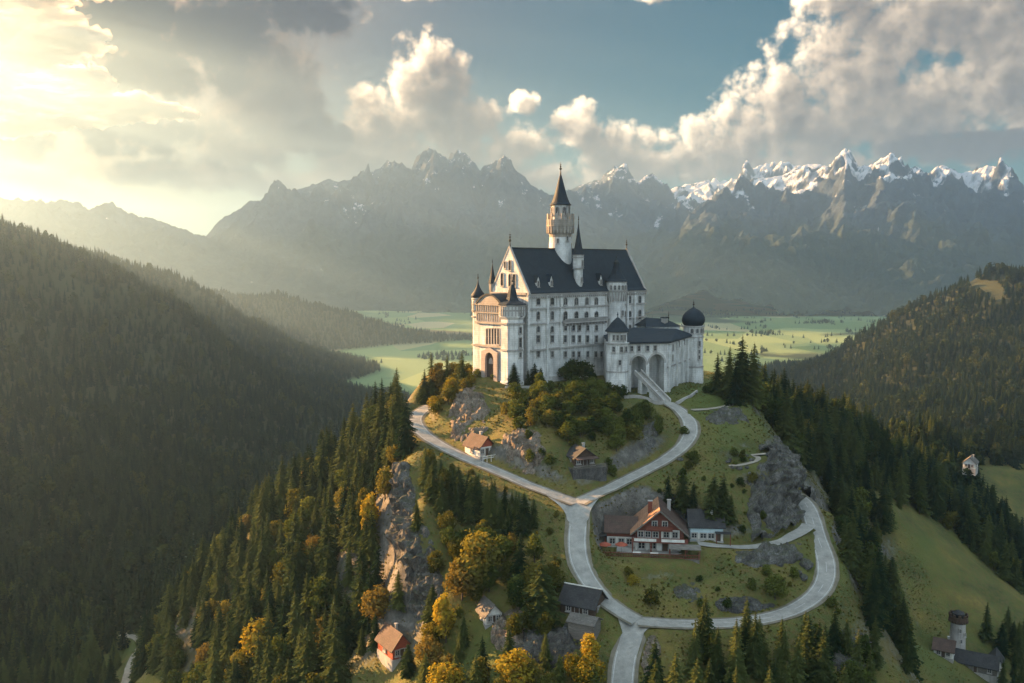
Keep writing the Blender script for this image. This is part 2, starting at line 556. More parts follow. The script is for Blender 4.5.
def height(x, y, roads=True, detail=True):
    x, y = np.asarray(x, float), np.asarray(y, float)
    z = _rbf(x, y)
    far = np.maximum(sstep(2500, 3000, y), np.maximum(sstep(1900, 2600, np.abs(x)), sstep(200, 700, -y)))
    z = z * (1 - far) + (-200) * far
    flat = sstep(-192, -175, z)
    if detail:
        r = np.hypot(x, y)
        z = z + flat * (fbm(x / 14, y / 14, 4) * 1.3 * sstep(30, 120, np.abs(r - 0) * 0 + 200) + sstep(350, 700, r) * fbm(x / 110, y / 110, 5) * 20)
    # castle terrace stays level
    ca = sstep(1.0, 0.55, np.hypot((x - 20) / 42, (y - 281) / 27))
    z = z * (1 - ca * 0.6) + ca * 0.6 * (-34.8 - 1.6 * sstep(26, 40, x))
    z = np.maximum(z, -200.0)
    for (cx, cy, r0, r1, pz) in PADS:          # levelled building plots
        k = sstep(r1, r0, np.hypot(x - cx, (y - cy) * 1.25))
        z = z * (1 - k) + pz * k
    if roads:
        d, rz = road_dist(x, y)
        k = sstep(4.5, 0.3, d)
        z = z * (1 - k) + (rz - 0.12) * k
    return z


def hgt(x, y):
    return float(height(np.array([x]), np.array([y]))[0])


def ground_hit(px, py, y0=140.0, y1=420.0):
    """where the view through a photo pixel first meets the ground"""
    Y = np.linspace(y0, y1, 561)
    d = at(px, py, 1.0)
    h = height(d.x * Y, Y)
    below = np.where(d.z * Y < h)[0]
    Yh = Y[below[0]] if len(below) else y1
    return d * float(Yh)


def graded(a, b, fine, grow, lo, hi):
    """coordinates that are fine between a and b and grow outside"""
    v = list(np.arange(a, b + 1e-6, fine))
    s, p = fine, b
    while p < hi:
        s = min(s * grow, 130)
        p += s
        v.append(p)
    s, p = fine, a
    while p > lo:
        s = min(s * grow, 130)
        p -= s
        v.insert(0, p)
    return np.array(v)


def build_ground(mat):
    xs = graded(-120, 135, 1.0, 1.045, -12500, 12500)
    ys = graded(150, 320, 1.0, 1.035, -1000, 13000)
    X, Y = np.meshgrid(xs, ys)
    Z = height(X, Y)
    n, m = X.shape
    idx = np.arange(n * m).reshape(n, m)
    f = np.stack([idx[:-1, :-1], idx[:-1, 1:], idx[1:, 1:], idx[1:, :-1]], -1).reshape(-1, 4)
    o = mesh_np('ground', np.stack([X, Y, Z], -1).reshape(-1, 3), f, mat, smooth=True)
    return struct(o)


# ------------------------------------------------------------------ far mountains
# silhouette points (px, py, Y)
RIDGE_SNOW = [(560, 300, 5220), (620, 268, 5307), (660, 240, 5394), (690, 222, 5394), (715, 204, 5437), (735, 193, 5481), (760, 180, 5481), (785, 172, 5524), (800, 166, 5524), (815, 166, 5568), (832, 171, 5568), (845, 160, 5568), (858, 176, 5568), (872, 171, 5568), (890, 163, 5568), (905, 170, 5568), (918, 168, 5568), (930, 174, 5568),
              (945, 168, 5568), (962, 177, 5568), (985, 176, 5568), (1000, 175, 5524), (1012, 186, 5481), (1030, 196, 5481), (1100, 170, 5481), (1200, 190, 5481), (1400, 240, 5481)]
RIDGE_BLUE = [(180, 262, 6300), (220, 222, 6300), (250, 203, 6300), (280, 194, 6300), (310, 188, 6300), (330, 180, 6300), (350, 182, 6300), (368, 175, 6300), (388, 163, 6300), (405, 179, 6300), (418, 168, 6300), (434, 156, 6300), (449, 171, 6300), (464, 166, 6300), (480, 184, 6300), (492, 174, 6300), (504, 165, 6300), (520, 180, 6300), (535, 189, 6300), (550, 197, 6300), (580, 205, 6300), (620, 222, 6300), (680, 262, 6300)]
RIDGE_BACK = [(480, 240, 7000), (530, 205, 7000), (560, 195, 7000), (578, 184, 7000), (600, 181, 7000), (615, 180, 7000), (632, 187, 7000), (650, 191, 7000), (668, 190, 7000), (690, 184, 7000), (705, 182, 7000), (722, 184, 7000), (740, 181, 7000), (765, 176, 7000), (790, 168, 7000), (830, 180, 7000), (900, 200, 7000)]
RIDGE_SIDE = [(-400, 150, 5600), (-200, 170, 5600), (-60, 190, 5700), (40, 205, 5700), (110, 214, 5800), (180, 232, 5800), (240, 246, 5800), (300, 262, 5700), (350, 282, 5600), (400, 300, 5500)]
RIDGE_FOOT = [(520, 300, 4700), (600, 283, 4750), (650, 268, 4800), (700, 256, 4800), (735, 247, 4800), (770, 262, 4800), (800, 276, 4800), (840, 290, 4700), (900, 284, 4600), (940, 262, 4600), (980, 243, 4600), (1020, 232, 4600), (1100, 225, 4600), (1250, 240, 4600), (1400, 280, 4600)]
RIDGES = {'snow': (RIDGE_SNOW, 2300, 1.15), 'blue': (RIDGE_BLUE, 2400, 1.1), 'back': (RIDGE_BACK, 2500, 1.0), 'side': (RIDGE_SIDE, 1900, 1.0), 'foot': (RIDGE_FOOT, 1000, 0.9)}


def build_mountains(mat):
    az = np.linspace(R(-44), R(44), 1050)
    dist = np.concatenate([np.linspace(3500, 7000, 330), np.linspace(7020, 9500, 80)])
    A, D = np.meshgrid(az, dist)
    X, Y = D * np.tan(A), D.copy()
    Z = np.full(A.shape, -230.0)
    wx = fbm(X / 1500 + 5, Y / 1500, 4) * 260
    wy = fbm(X / 1500, Y / 1500 + 9, 4) * 260
    big = fbm((X + wx) / 900, (Y + wy) / 900, 7, 0.52, ridged=True)
    med = fbm((X + wx) / 330 + 3, (Y + wy) / 330, 6, 0.55, ridged=True)
    fin = fbm(X / 110, Y / 110, 5, 0.6, ridged=True) - 0.4
    sharp = fbm(X / 140 + 7, Y / 300, 4, 0.55, ridged=True)
    for k, (pts, width, p) in RIDGES.items():
        pa = np.array([math.atan2(at(*q).x, at(*q).y) for q in pts])
        pz = np.array([at(*q).z for q in pts])
        py = np.array([q[2] for q in pts], float)
        zc = np.interp(A, pa, pz, left=-230, right=-230)
        yc = np.interp(A, pa, py)
        # the crest itself stays where the silhouette asks for it; faces get spurs and gullies
        t = np.abs(D - yc) / width
        tw = t * (1 + 0.0 * big)
        prof = np.clip(1 - tw, 0, 1) ** p
        h = np.maximum(zc + 230, 0)
        env = np.clip(tw * 3.2, 0.0, 1) * np.clip(1.15 - tw, 0, 1)
        z = -230 + h * prof + h * env * (0.60 * (big - 0.30) + 0.24 * (med - 0.3)) + h * 0.030 * fin * np.clip(tw * 6, 0.25, 1) + h * (0.05 * (med - 0.5) + 0.025 * (sharp - 0.5)) * np.clip(1 - 3 * tw, 0, 1)
        # nothing may rise above its own crest line as seen from the valley
        Z = np.maximum(Z, z)
    n, m = X.shape
    idx = np.arange(n * m).reshape(n, m)
    f = np.stack([idx[:-1, :-1], idx[:-1, 1:], idx[1:, 1:], idx[1:, :-1]], -1).reshape(-1, 4)
    o = mesh_np('mountains', np.stack([X, Y, Z], -1).reshape(-1, 3), f, mat, smooth=True)
    # where snow has stayed: high ground, mostly in the gullies and on the eastern massif
    east = sstep(200, 1500, X)
    hs = Z * 1.15 + 560 * (0.45 - med) + 120 * fin + 160 * (0.4 - sharp)
    snow = sstep(370, 480, hs + 120 * east - 120) * (0.35 + 0.65 * east)
    at_ = o.data.attributes.new('snow', 'FLOAT', 'POINT')
    at_.data.foreach_set('value', snow.ravel().astype(np.float32))
    return struct(o)


# ------------------------------------------------------------------ setting materials
def mat_ground():
    m, t, b = new_mat('grass_and_rock')
    geo = t.node('ShaderNodeNewGeometry')
    P = geo.outputs['Position']
    sep = t.node('ShaderNodeSeparateXYZ')
    t.put(sep.inputs[0], P)
    nsep = t.node('ShaderNodeSeparateXYZ')
    t.put(nsep.inputs[0], geo.outputs['Normal'])
    n1 = t.noise(P, 0.09, 5, 0.6)
    n2 = t.noise(P, 0.8, 5, 0.65)
    n3 = t.noise(P, 0.025, 3, 0.5)
    grass = t.ramp(n1, [(0.3, (0.036, 0.052, 0.014)), (0.5, (0.084, 0.094, 0.022)), (0.7, (0.165, 0.130, 0.032))])
    grass = t.mix(t.mapr(n2, 0.40, 0.72), grass, (0.115, 0.080, 0.028))
    grass = t.mix(t.mapr(n3, 0.5, 0.68), grass, (0.075, 0.095, 0.022))
    rock = t.ramp(t.noise(P, 0.35, 8, 0.7), [(0.3, (0.045, 0.042, 0.036)), (0.52, (0.12, 0.11, 0.095)), (0.75, (0.25, 0.235, 0.205))])
    steep = t.mapr(t.math('MULTIPLY_ADD', t.math('SUBTRACT', n2, 0.5), 0.35, nsep.outputs[2]), 0.66, 0.52)
    near = t.mix(steep, grass, rock)
    # the valley floor: fields of different greens
    vor = t.node('ShaderNodeTexVoronoi', feature='F1', voronoi_dimensions='2D')
    mp = t.node('ShaderNodeMapping')
    mp.inputs['Scale'].default_value = (0.0075, 0.0032, 1)
    mp.inputs['Rotation'].default_value = (0, 0, 0.35)
    t.put(mp.inputs[0], P)
    t.put(vor.inputs['Vector'], mp.outputs[0])
    vor.inputs['Scale'].default_value = 1.0
    fs = t.node('ShaderNodeSeparateColor')
    t.put(fs.inputs[0], vor.outputs['Color'])
    field = t.ramp(fs.outputs[0], [(0.0, (0.12, 0.19, 0.07)), (0.3, (0.22, 0.28, 0.11)), (0.5, (0.155, 0.225, 0.095)), (0.7, (0.29, 0.275, 0.135)), (0.88, (0.38, 0.33, 0.18))], 'CONSTANT')
    fw = t.noise(P, 0.0016, 5, 0.6)
    field = t.mix(t.mapr(fw, 0.55, 0.60), field, (0.030, 0.050, 0.022))
    valley = t.mapr(sep.outputs[2], -194.0, -199.0)
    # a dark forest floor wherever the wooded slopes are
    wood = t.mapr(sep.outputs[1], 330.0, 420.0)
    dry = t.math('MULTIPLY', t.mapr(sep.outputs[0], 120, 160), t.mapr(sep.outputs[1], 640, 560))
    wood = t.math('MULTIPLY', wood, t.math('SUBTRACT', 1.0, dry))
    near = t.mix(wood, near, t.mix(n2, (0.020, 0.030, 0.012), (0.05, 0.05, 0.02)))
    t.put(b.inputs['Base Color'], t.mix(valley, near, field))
    b.inputs['Roughness'].default_value = 0.95
    bump(t, b, t.noise(P, 1.6, 6, 0.7), 0.9, 0.35)
    return m


def mat_mountain():
    m, t, b = new_mat('mountain_rock_and_snow')
    geo = t.node('ShaderNodeNewGeometry')
    P = geo.outputs['Position']
    sep = t.node('ShaderNodeSeparateXYZ')
    t.put(sep.inputs[0], P)
    ns = t.node('ShaderNodeSeparateXYZ')
    t.put(ns.inputs[0], geo.outputs['Normal'])
    n1 = t.noise(P, 0.004, 7, 0.62)
    n2 = t.noise(P, 0.02, 6, 0.65)
    rock = t.ramp(n2, [(0.3, (0.018, 0.030, 0.042)), (0.7, (0.055, 0.075, 0.098))])
    forest = t.ramp(n2, [(0.35, (0.012, 0.022, 0.016)), (0.7, (0.032, 0.046, 0.026))])
    hh = t.math('MULTIPLY_ADD', t.math('SUBTRACT', n1, 0.5), 420.0, sep.outputs[2])
    col = t.mix(t.mapr(hh, 130, 260), forest, rock)
    # snow lies high up and in the gullies
    an = t.node('ShaderNodeAttribute')
    an.attribute_name = 'snow'
    n3 = t.noise(P, 0.055, 5, 0.7)
    s = t.math('MULTIPLY_ADD', t.math('SUBTRACT', n2, 0.5), 2.4, t.math('MULTIPLY_ADD', t.math('SUBTRACT', n3, 0.5), 1.2, an.outputs['Fac']))
    s = t.math('MULTIPLY', t.mapr(s, 0.55, 0.70), t.mapr(ns.outputs[2], 0.42, 0.66))
    t.put(b.inputs['Base Color'], t.mix(s, col, (0.62, 0.64, 0.68)))
    b.inputs['Roughness'].default_value = 0.9
    bump(t, b, n2, 1.0, 25.0)
    return m


def build_haze():
    bm = bmesh.new()
    bmesh.ops.create_cube(bm, size=1.0)
    x0, x1, y0, y1, z0, z1 = -12600, 12600, -1200, 13100, -231.5, max(v.co.z for v in bpy.data.objects['mountains'].data.vertices) + 14
    for v in bm.verts:
        v.co = ((x0 + x1) / 2 + v.co.x * (x1 - x0), (y0 + y1) / 2 + v.co.y * (y1 - y0), (z0 + z1) / 2 + v.co.z * (z1 - z0))
    m = bpy.data.materials.new('haze_air')
    m.use_nodes = True
    t = NT(m.node_tree)
    t.n.clear()
    out = t.node('ShaderNodeOutputMaterial')
    v = t.node('ShaderNodeVolumePrincipled')
    v.inputs['Color'].default_value = (0.37, 0.59, 0.88, 1)
    v.inputs['Density'].default_value = HAZE_DENSITY
    v.inputs['Anisotropy'].default_value = 0.68
    t.l.new(v.outputs[0], out.inputs['Volume'])
    m.cycles.homogeneous_volume = True if hasattr(m.cycles, 'homogeneous_volume') else None
    o = obj('haze', bm, m)
    o.visible_shadow = True
    return struct(o, 'stuff')


_q = ground_hit(659, 553.5)
PADS.append((_q.x - 2.5, _q.y + 3.5, 11.5, 17.0, _q.z - 0.15))
MAT_GROUND = mat_ground()
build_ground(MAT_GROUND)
build_mountains(mat_mountain())
build_haze()


CLOUD_SEED = 5
# openings cut in the added cloud bank to aim the sun: (along the sun's azimuth, across it, half length, half width)
CLOUD_GAPS = [(4870, 300, 270, 205), (5350, 2050, 190, 620), (6080, 2050, 230, 760), (6900, 2050, 200, 700), (5480, 690, 200, 230), (5980, 640, 170, 170), (6000, 1230, 240, 200), (6700, 1250, 200, 170)]


def build_sun_mask_clouds():
    """a broken cloud bank added to mask the sun, mostly out of view, well above the air box; its gaps let the sun through in shafts"""
    r_ = np.random.default_rng(CLOUD_SEED)
    sp_co, sp_f = [], []
    bm = bmesh.new()
    bmesh.ops.create_icosphere(bm, subdivisions=3, radius=1)
    bv = np.array([v.co[:] for v in bm.verts])
    bf = np.array([[v.index for v in f.verts] for f in bm.faces])
    bm.free()
    off = 0
    sx, sy = math.sin(SUN_AZ), math.cos(SUN_AZ)
    S, T = np.meshgrid(np.arange(2200, 10000, 230.0), np.arange(-1300, 5300, 200.0))
    S = S.ravel() + r_.uniform(-70, 70, S.size)
    T = T.ravel() + r_.uniform(-60, 60, T.size)
    ok = ~((T > 820) & (T < 2000) & (S > 4450) & (S < 5550))
    ok &= (np.arctan2(sx * S + sy * T, sy * S - sx * T) < R(-24.5)) | (S > 6000)
    for (gs, gt, ga, gb) in CLOUD_GAPS:
        ok &= ((S - gs) / (ga + 130)) ** 2 + ((T - gt) / (gb + 125)) ** 2 > 1
    ok &= r_.uniform(size=S.size) < 0.995
    for q, w in zip(S[ok], T[ok]):
        cx, cy = sx * q + sy * w, sy * q - sx * w
        rr = r_.uniform(150, 205)
        rz = r_.uniform(50, 95)
        co = bv * np.array([rr, rr, rz]) + np.array([cx, cy, 1230 + r_.uniform(-15, 35)])
        co[:, 2] = np.maximum(co[:, 2], 1200 + 14 * np.sin(co[:, 0] / 110) * np.sin(co[:, 1] / 140))
        sp_co.append(co)
        sp_f.append(bf + off)
        off += len(bv)
    m = bpy.data.materials.new('sun_mask_vapour')
    m.use_nodes = True
    t = NT(m.node_tree)
    t.n.clear()
    out = t.node('ShaderNodeOutputMaterial')
    v = t.node('ShaderNodeVolumePrincipled')
    v.inputs['Color'].default_value = (0.60, 0.58, 0.58, 1)
    v.inputs['Density'].default_value = 0.02
    v.inputs['Anisotropy'].default_value = 0.6
    t.l.new(v.outputs[0], out.inputs['Volume'])
    o = struct(mesh_np('sun_mask_clouds', np.concatenate(sp_co), np.concatenate(sp_f), m, smooth=True), 'stuff')  # added cloud that blocks the sun except through its gaps
    rm = o.modifiers.new('merge', 'REMESH')
    rm.mode = 'VOXEL'
    rm.voxel_size = 16.0
    rm.use_smooth_shade = True
    for sz, st, dp in ((130.0, 95.0, 3), (60.0, 60.0, 4), (26.0, 22.0, 4)):
        tx = bpy.data.textures.new('billow', 'CLOUDS')
        tx.noise_scale = sz
        tx.noise_depth = dp
        tx.noise_basis = 'VORONOI_F1' if sz > 50 else 'ORIGINAL_PERLIN'
        dm = o.modifiers.new('billow', 'DISPLACE')
        dm.texture = tx
        dm.strength = -st if sz > 50 else st
        dm.mid_level = 0.4
        dm.texture_coords = 'GLOBAL'
    return o


build_sun_mask_clouds()


# ------------------------------------------------------------------ roads
def mat_road(name, c0, c1):
    m, t, b = new_mat(name)
    P = t.node('ShaderNodeNewGeometry').outputs['Position']
    n = t.noise(P, 0.5, 6, 0.65)
    c = t.ramp(n, [(0.3, c0), (0.7, c1)])
    c = t.mix(t.mapr(t.noise(P, 6.0, 3, 0.6), 0.45, 0.8, 0, 0.35), c, (0.10, 0.095, 0.09))
    t.put(b.inputs['Base Color'], c)
    bump(t, b, t.noise(P, 9.0, 3, 0.6), 0.3, 0.05)
    return m


MAT_ROAD = mat_road('pale_worn_asphalt', (0.20, 0.192, 0.175), (0.35, 0.335, 0.30))
MAT_TRACK = mat_road('gravel_track', (0.22, 0.19, 0.15), (0.36, 0.32, 0.26))
MAT_LINE = mat_road('road_paint', (0.34, 0.335, 0.32), (0.50, 0.495, 0.475))
MAT_EDGE = mat_road('road_edge_stone', (0.11, 0.095, 0.065), (0.20, 0.175, 0.13))


def ribbon(name, a, off0, off1, dz, mat, jitter=0.0, dash=None):
    """a strip that follows path a between two sideways offsets"""
    d = np.gradient(a[:, :2], axis=0)
    d /= np.linalg.norm(d, axis=1)[:, None] + 1e-9
    nrm = np.column_stack([-d[:, 1], d[:, 0]])
    cols = [off0 + (off1 - off0) * k / 4 for k in range(5)] if abs(off1 - off0) > 1 else [off0, off1]
    co = []
    for i in range(len(a)):
        for k, c in enumerate(cols):
            j = jitter * pnoise(np.array([i * 0.35 + 50 * k]), np.array([3.7 + k]))[0] if k in (0, len(cols) - 1) else 0
            co.append((a[i, 0] + nrm[i, 0] * (c + j), a[i, 1] + nrm[i, 1] * (c + j), a[i, 2] + dz))
    K = len(cols)
    f = []
    for i in range(len(a) - 1):
        if dash and (i % dash[0]) >= dash[1]:
            continue
        for k in range(K - 1):
            f.append((i * K + k, i * K + k + 1, (i + 1) * K + k + 1, (i + 1) * K + k))
    return struct(mesh_np(name, co, f, mat, smooth=True))


ZOFF = {'upper_road': 0.060, 'left_road': 0.064, 'middle_road': 0.068, 'lower_road': 0.060, 'loop_road': 0.064, 'chalet_lane': 0.055}
for k, a in ROAD_PTS.items():
    w = ROADS[k][1]
    paved = k in ('upper_road', 'left_road', 'middle_road', 'lower_road', 'loop_road')
    dz = ZOFF.get(k, 0.05)
    ribbon(k, a, -w, w, dz, MAT_ROAD if paved or k == 'chalet_lane' else MAT_TRACK, 0.10 if paved else 0.5)
    if paved:
        s = slice(5, -5) if k in ('middle_road',) else (slice(5, None) if k in ('lower_road', 'loop_road', 'left_road') else slice(2, -5))
        for sg in (-1, 1):
            ribbon('edge_line', a[s], sg * (w - 0.42), sg * (w - 0.26), dz + 0.018, MAT_LINE)
            ribbon('road_shoulder', a, sg * (w - 0.05), sg * (w + 0.75), dz - 0.03, MAT_EDGE, 0.25)
        if k == 'loop_road':
            ribbon('centre_line', a[s], -0.07, 0.07, dz + 0.018, MAT_LINE, dash=(5, 2))


def junction(name, pts, dz):
    """the widened fork where roads meet: a fan of points given in photo pixels and depth"""
    p = np.array([tuple(at(*q)) for q in pts])
    for _ in range(3):
        nx = np.roll(p, -1, axis=0)
        p = np.stack([0.75 * p + 0.25 * nx, 0.25 * p + 0.75 * nx], 1).reshape(-1, 3)
    c = p.mean(0)
    n, K = len(p), 10
    rings = [c[None] + (p - c[None]) * (k / K) for k in range(1, K + 1)]
    co = np.vstack([c[None]] + rings)
    co[:, 2] = road_dist(co[:, 0], co[:, 1])[1] + dz
    f = []
    for i in range(n):
        j = (i + 1) % n
        f.append((0, 1 + i, 1 + j, 1 + j))
    tri = [(0, 1 + i, 1 + (i + 1) % n) for i in range(n)]
    quad = [(1 + (k - 1) * n + i, 1 + k * n + i, 1 + k * n + (i + 1) % n, 1 + (k - 1) * n + (i + 1) % n) for k in range(1, K) for i in range(n)]
    tri += [(q[0], q[1], q[2]) for q in quad] + [(q[0], q[2], q[3]) for q in quad]
    return struct(mesh_np(name, co, tri, MAT_ROAD, smooth=True))


junction('road_fork', [(548, 488.5, 209.0), (564, 493, 208.0), (578, 495.5, 207.6), (590, 492, 208.9), (608, 484, 212), (606, 490, 209.8), (597, 500, 205.8), (590, 512, 202), (588, 524, 198.7), (568, 524, 198.7), (566, 514, 201.4), (558, 506, 204.0), (546, 496, 206.9)], 0.095)
junction('road_fork', [(610, 605, 179.5), (624, 607, 179.3), (642, 615, 177.3), (662, 620, 176.6), (662, 628, 174.4), (648, 632, 173.4), (640, 642, 171.2), (636, 650, 169.3), (620, 650, 169.3), (624, 636, 172.5), (618, 622, 175.9)], 0.095)


# ------------------------------------------------------------------ mesh pieces
def add_box(bm, x0, x1, y0, y1, z0, z1, m=0):
    vs_ = [bm.verts.new(p) for p in [(x0, y0, z0), (x1, y0, z0), (x1, y1, z0), (x0, y1, z0), (x0, y0, z1), (x1, y0, z1), (x1, y1, z1), (x0, y1, z1)]]
    for f in [(0, 3, 2, 1), (4, 5, 6, 7), (0, 1, 5, 4), (1, 2, 6, 5), (2, 3, 7, 6), (3, 0, 4, 7)]:
        bm.faces.new([vs_[i] for i in f]).material_index = m


def add_prism(bm, poly, z0, z1, m=0):
    """poly: (x, y) points; z0, z1 numbers or one value per point"""
    n = len(poly)
    za = z0 if hasattr(z0, '__len__') else [z0] * n
    zb = z1 if hasattr(z1, '__len__') else [z1] * n
    a = [bm.verts.new((p[0], p[1], z)) for p, z in zip(poly, za)]
    b = [bm.verts.new((p[0], p[1], z)) for p, z in zip(poly, zb)]
    bm.faces.new(a[::-1]).material_index = m
    bm.faces.new(b).material_index = m
    for i in range(n):
        j = (i + 1) % n
        bm.faces.new((a[i], a[j], b[j], b[i])).material_index = m


def add_extr(bm, pts, vec, m=0):
    """a flat 3-D outline pushed along vec"""
    a = [bm.verts.new(p) for p in pts]
    b = [bm.verts.new(Vector(p) + Vector(vec)) for p in pts]
    bm.faces.new(a[::-1]).material_index = m
    bm.faces.new(b).material_index = m
    n = len(a)
    for i in range(n):
        j = (i + 1) % n
        bm.faces.new((a[i], a[j], b[j], b[i])).material_index = m


def add_lathe(bm, cx, cy, prof, n=20, ph=0.0, m=0):
    rings = []
    for r, z in prof:
        rings.append([bm.verts.new((cx + max(r, 0.004) * math.cos(ph + 2 * math.pi * k / n), cy + max(r, 0.004) * math.sin(ph + 2 * math.pi * k / n), z)) for k in range(n)])
    for a, b in zip(rings, rings[1:]):
        for k in range(n):
            j = (k + 1) % n
            bm.faces.new((a[k], a[j], b[j], b[k])).material_index = m
    bm.faces.new(rings[0][::-1]).material_index = m
    bm.faces.new(rings[-1]).material_index = m


def add_ring_blocks(bm, cx, cy, r, n, w, d, z0, z1, ph=0.0):
    """blocks set out round a tower: merlons, corbels, columns"""
    for k in range(n):
        a = ph + 2 * math.pi * k / n
        c, s = math.cos(a), math.sin(a)
        pts = [(cx + c * rr - s * ww, cy + s * rr + c * ww) for rr, ww in ((r - d, -w / 2), (r, -w / 2), (r, w / 2), (r - d, w / 2))]
        add_prism(bm, pts, z0, z1)


def bmx(fn, *a, **k):
    bm = bmesh.new()
    fn(bm, *a, **k)
    return bm


# ------------------------------------------------------------------ building materials
def mat_plaster(name, c0, c1, stain=0.5, course=0.0):
    m, t, b = new_mat(name)
    tc = t.node('ShaderNodeNewGeometry').outputs['Position']
    n = t.noise(tc, 0.25, 6, 0.6)
    c = t.ramp(n, [(0.3, c0), (0.7, c1)])
    mp = t.node('ShaderNodeMapping')
    mp.inputs['Scale'].default_value = (1.1, 1.1, 0.10)
    t.put(mp.inputs[0], tc)
    streak = t.noise(mp.outputs[0], 1.0, 6, 0.68)
    c = t.mix(t.mapr(streak, 0.50, 0.74, 0, stain), c, (0.13, 0.115, 0.10))
    spot = t.noise(tc, 2.6, 5, 0.7)
    c = t.mix(t.mapr(spot, 0.56, 0.75, 0, stain * 0.7), c, (0.22, 0.19, 0.16))
    h = spot
    if course:
        br = t.node('ShaderNodeTexBrick')
        mp2 = t.node('ShaderNodeMapping')
        mp2.inputs['Rotation'].default_value = (R(90), 0, 0)
        t.put(mp2.inputs[0], tc)
        sp = t.node('ShaderNodeSeparateXYZ')
        t.put(sp.inputs[0], tc)
        cb = t.node('ShaderNodeCombineXYZ')
        t.put(cb.inputs[0], t.math('ADD', sp.outputs[0], sp.outputs[1]))
        t.put(cb.inputs[1], sp.outputs[2])
        t.put(br.inputs['Vector'], cb.outputs[0])
        br.inputs['Scale'].default_value = 1.0
        br.inputs['Brick Width'].default_value = 1.5
        br.inputs['Row Height'].default_value = 0.62
        br.inputs['Mortar Size'].default_value = 0.05
        br.inputs['Color1'].default_value = (1, 1, 1, 1)
        br.inputs['Color2'].default_value = (0.84, 0.82, 0.80, 1)
        br.inputs['Mortar'].default_value = (0.62, 0.6, 0.58, 1)
        c = t.mix(course, c, t.mix(1.0, c, br.outputs['Color'], 'MULTIPLY'))
    t.put(b.inputs['Base Color'], c)
    bump(t, b, h, 0.5, 0.08)
    return m


def mat_tiles(name, c0, c1, row=0.55, rough=0.6, moss=0.0):
    m, t, b = new_mat(name)
    P = t.node('ShaderNodeNewGeometry').outputs['Position']
    n = t.noise(P, 0.5, 6, 0.65)
    c = t.ramp(n, [(0.3, c0), (0.72, c1)])
    sp = t.node('ShaderNodeSeparateXYZ')
    t.put(sp.inputs[0], P)
    rows = t.math('FRACT', t.math('MULTIPLY', sp.outputs[2], 1.0 / row))
    colj = t.noise(P, 3.0, 3, 0.6)
    c = t.mix(t.mapr(rows, 0.0, 0.22, 0.45, 0.0), c, tuple(x * 0.35 for x in c0))
    c = t.mix(t.mapr(colj, 0.5, 0.8, 0, 0.5), c, tuple(min(1, x * 1.7) for x in c1))
    if moss:
        c = t.mix(t.mapr(t.noise(P, 0.7, 4, 0.6), 0.55, 0.7, 0, moss), c, (0.05, 0.06, 0.03))
    t.put(b.inputs['Base Color'], c)
    b.inputs['Roughness'].default_value = rough
    bump(t, b, t.math('ADD', rows, colj), 0.5, 0.06)
    return m


def mat_wood(name, c0, c1):
    m, t, b = new_mat(name)
    P = t.node('ShaderNodeNewGeometry').outputs['Position']
    mp = t.node('ShaderNodeMapping')
    mp.inputs['Scale'].default_value = (1, 1, 7)
    t.put(mp.inputs[0], P)
    n = t.noise(mp.outputs[0], 0.9, 5, 0.65)
    t.put(b.inputs['Base Color'], t.ramp(n, [(0.3, c0), (0.7, c1)]))
    bump(t, b, n, 0.4, 0.05)
    return m


def mat_rock(name, c0, c1, c2, moss=0.35):
    m, t, b = new_mat(name)
    geo = t.node('ShaderNodeNewGeometry')
    P = geo.outputs['Position']
    mp = t.node('ShaderNodeMapping')
    mp.inputs['Scale'].default_value = (1, 1, 0.55)
    mp.inputs['Rotation'].default_value = (0.3, 0.25, 0)
    t.put(mp.inputs[0], P)
    n = t.noise(mp.outputs[0], 0.35, 8, 0.68)
    n2 = t.noise(mp.outputs[0], 1.7, 6, 0.7)
    c = t.ramp(n, [(0.3, c0), (0.52, c1), (0.74, c2)])
    c = t.mix(t.mapr(n2, 0.50, 0.66, 0, 0.7), c, c0)
    vo = t.node('ShaderNodeTexVoronoi', feature='DISTANCE_TO_EDGE')
    mpv = t.node('ShaderNodeMapping')
    mpv.inputs['Scale'].default_value = (0.55, 0.55, 0.30)
    t.put(mpv.inputs[0], t.vmath('MULTIPLY_ADD', t.noise(P, 0.6, 4, 0.6, out=1), (3.0, 3.0, 3.0), P))
    t.put(vo.inputs['Vector'], mpv.outputs[0])
    c = t.mix(t.mapr(vo.outputs['Distance'], 0.0, 0.07, 0.85, 0.0), c, tuple(x * 0.35 for x in c0))
    mps = t.node('ShaderNodeMapping')
    mps.inputs['Scale'].default_value = (0.9, 0.9, 0.07)
    t.put(mps.inputs[0], P)
    c = t.mix(t.mapr(t.noise(mps.outputs[0], 1.0, 5, 0.65), 0.52, 0.72, 0, 0.55), c, tuple(x * 0.6 for x in c0))
    ns = t.node('ShaderNodeSeparateXYZ')
    t.put(ns.inputs[0], geo.outputs['Normal'])
    mo = t.math('MULTIPLY', t.mapr(t.math('MULTIPLY_ADD', t.math('SUBTRACT', n2, 0.5), 0.9, ns.outputs[2]), 0.55, 0.75), moss)
    c = t.mix(mo, c, (0.045, 0.05, 0.018))
    t.put(b.inputs['Base Color'], c)
    b.inputs['Roughness'].default_value = 0.95
    bump(t, b, t.math('MULTIPLY_ADD', n2, 0.5, n), 1.0, 0.9)
    return m


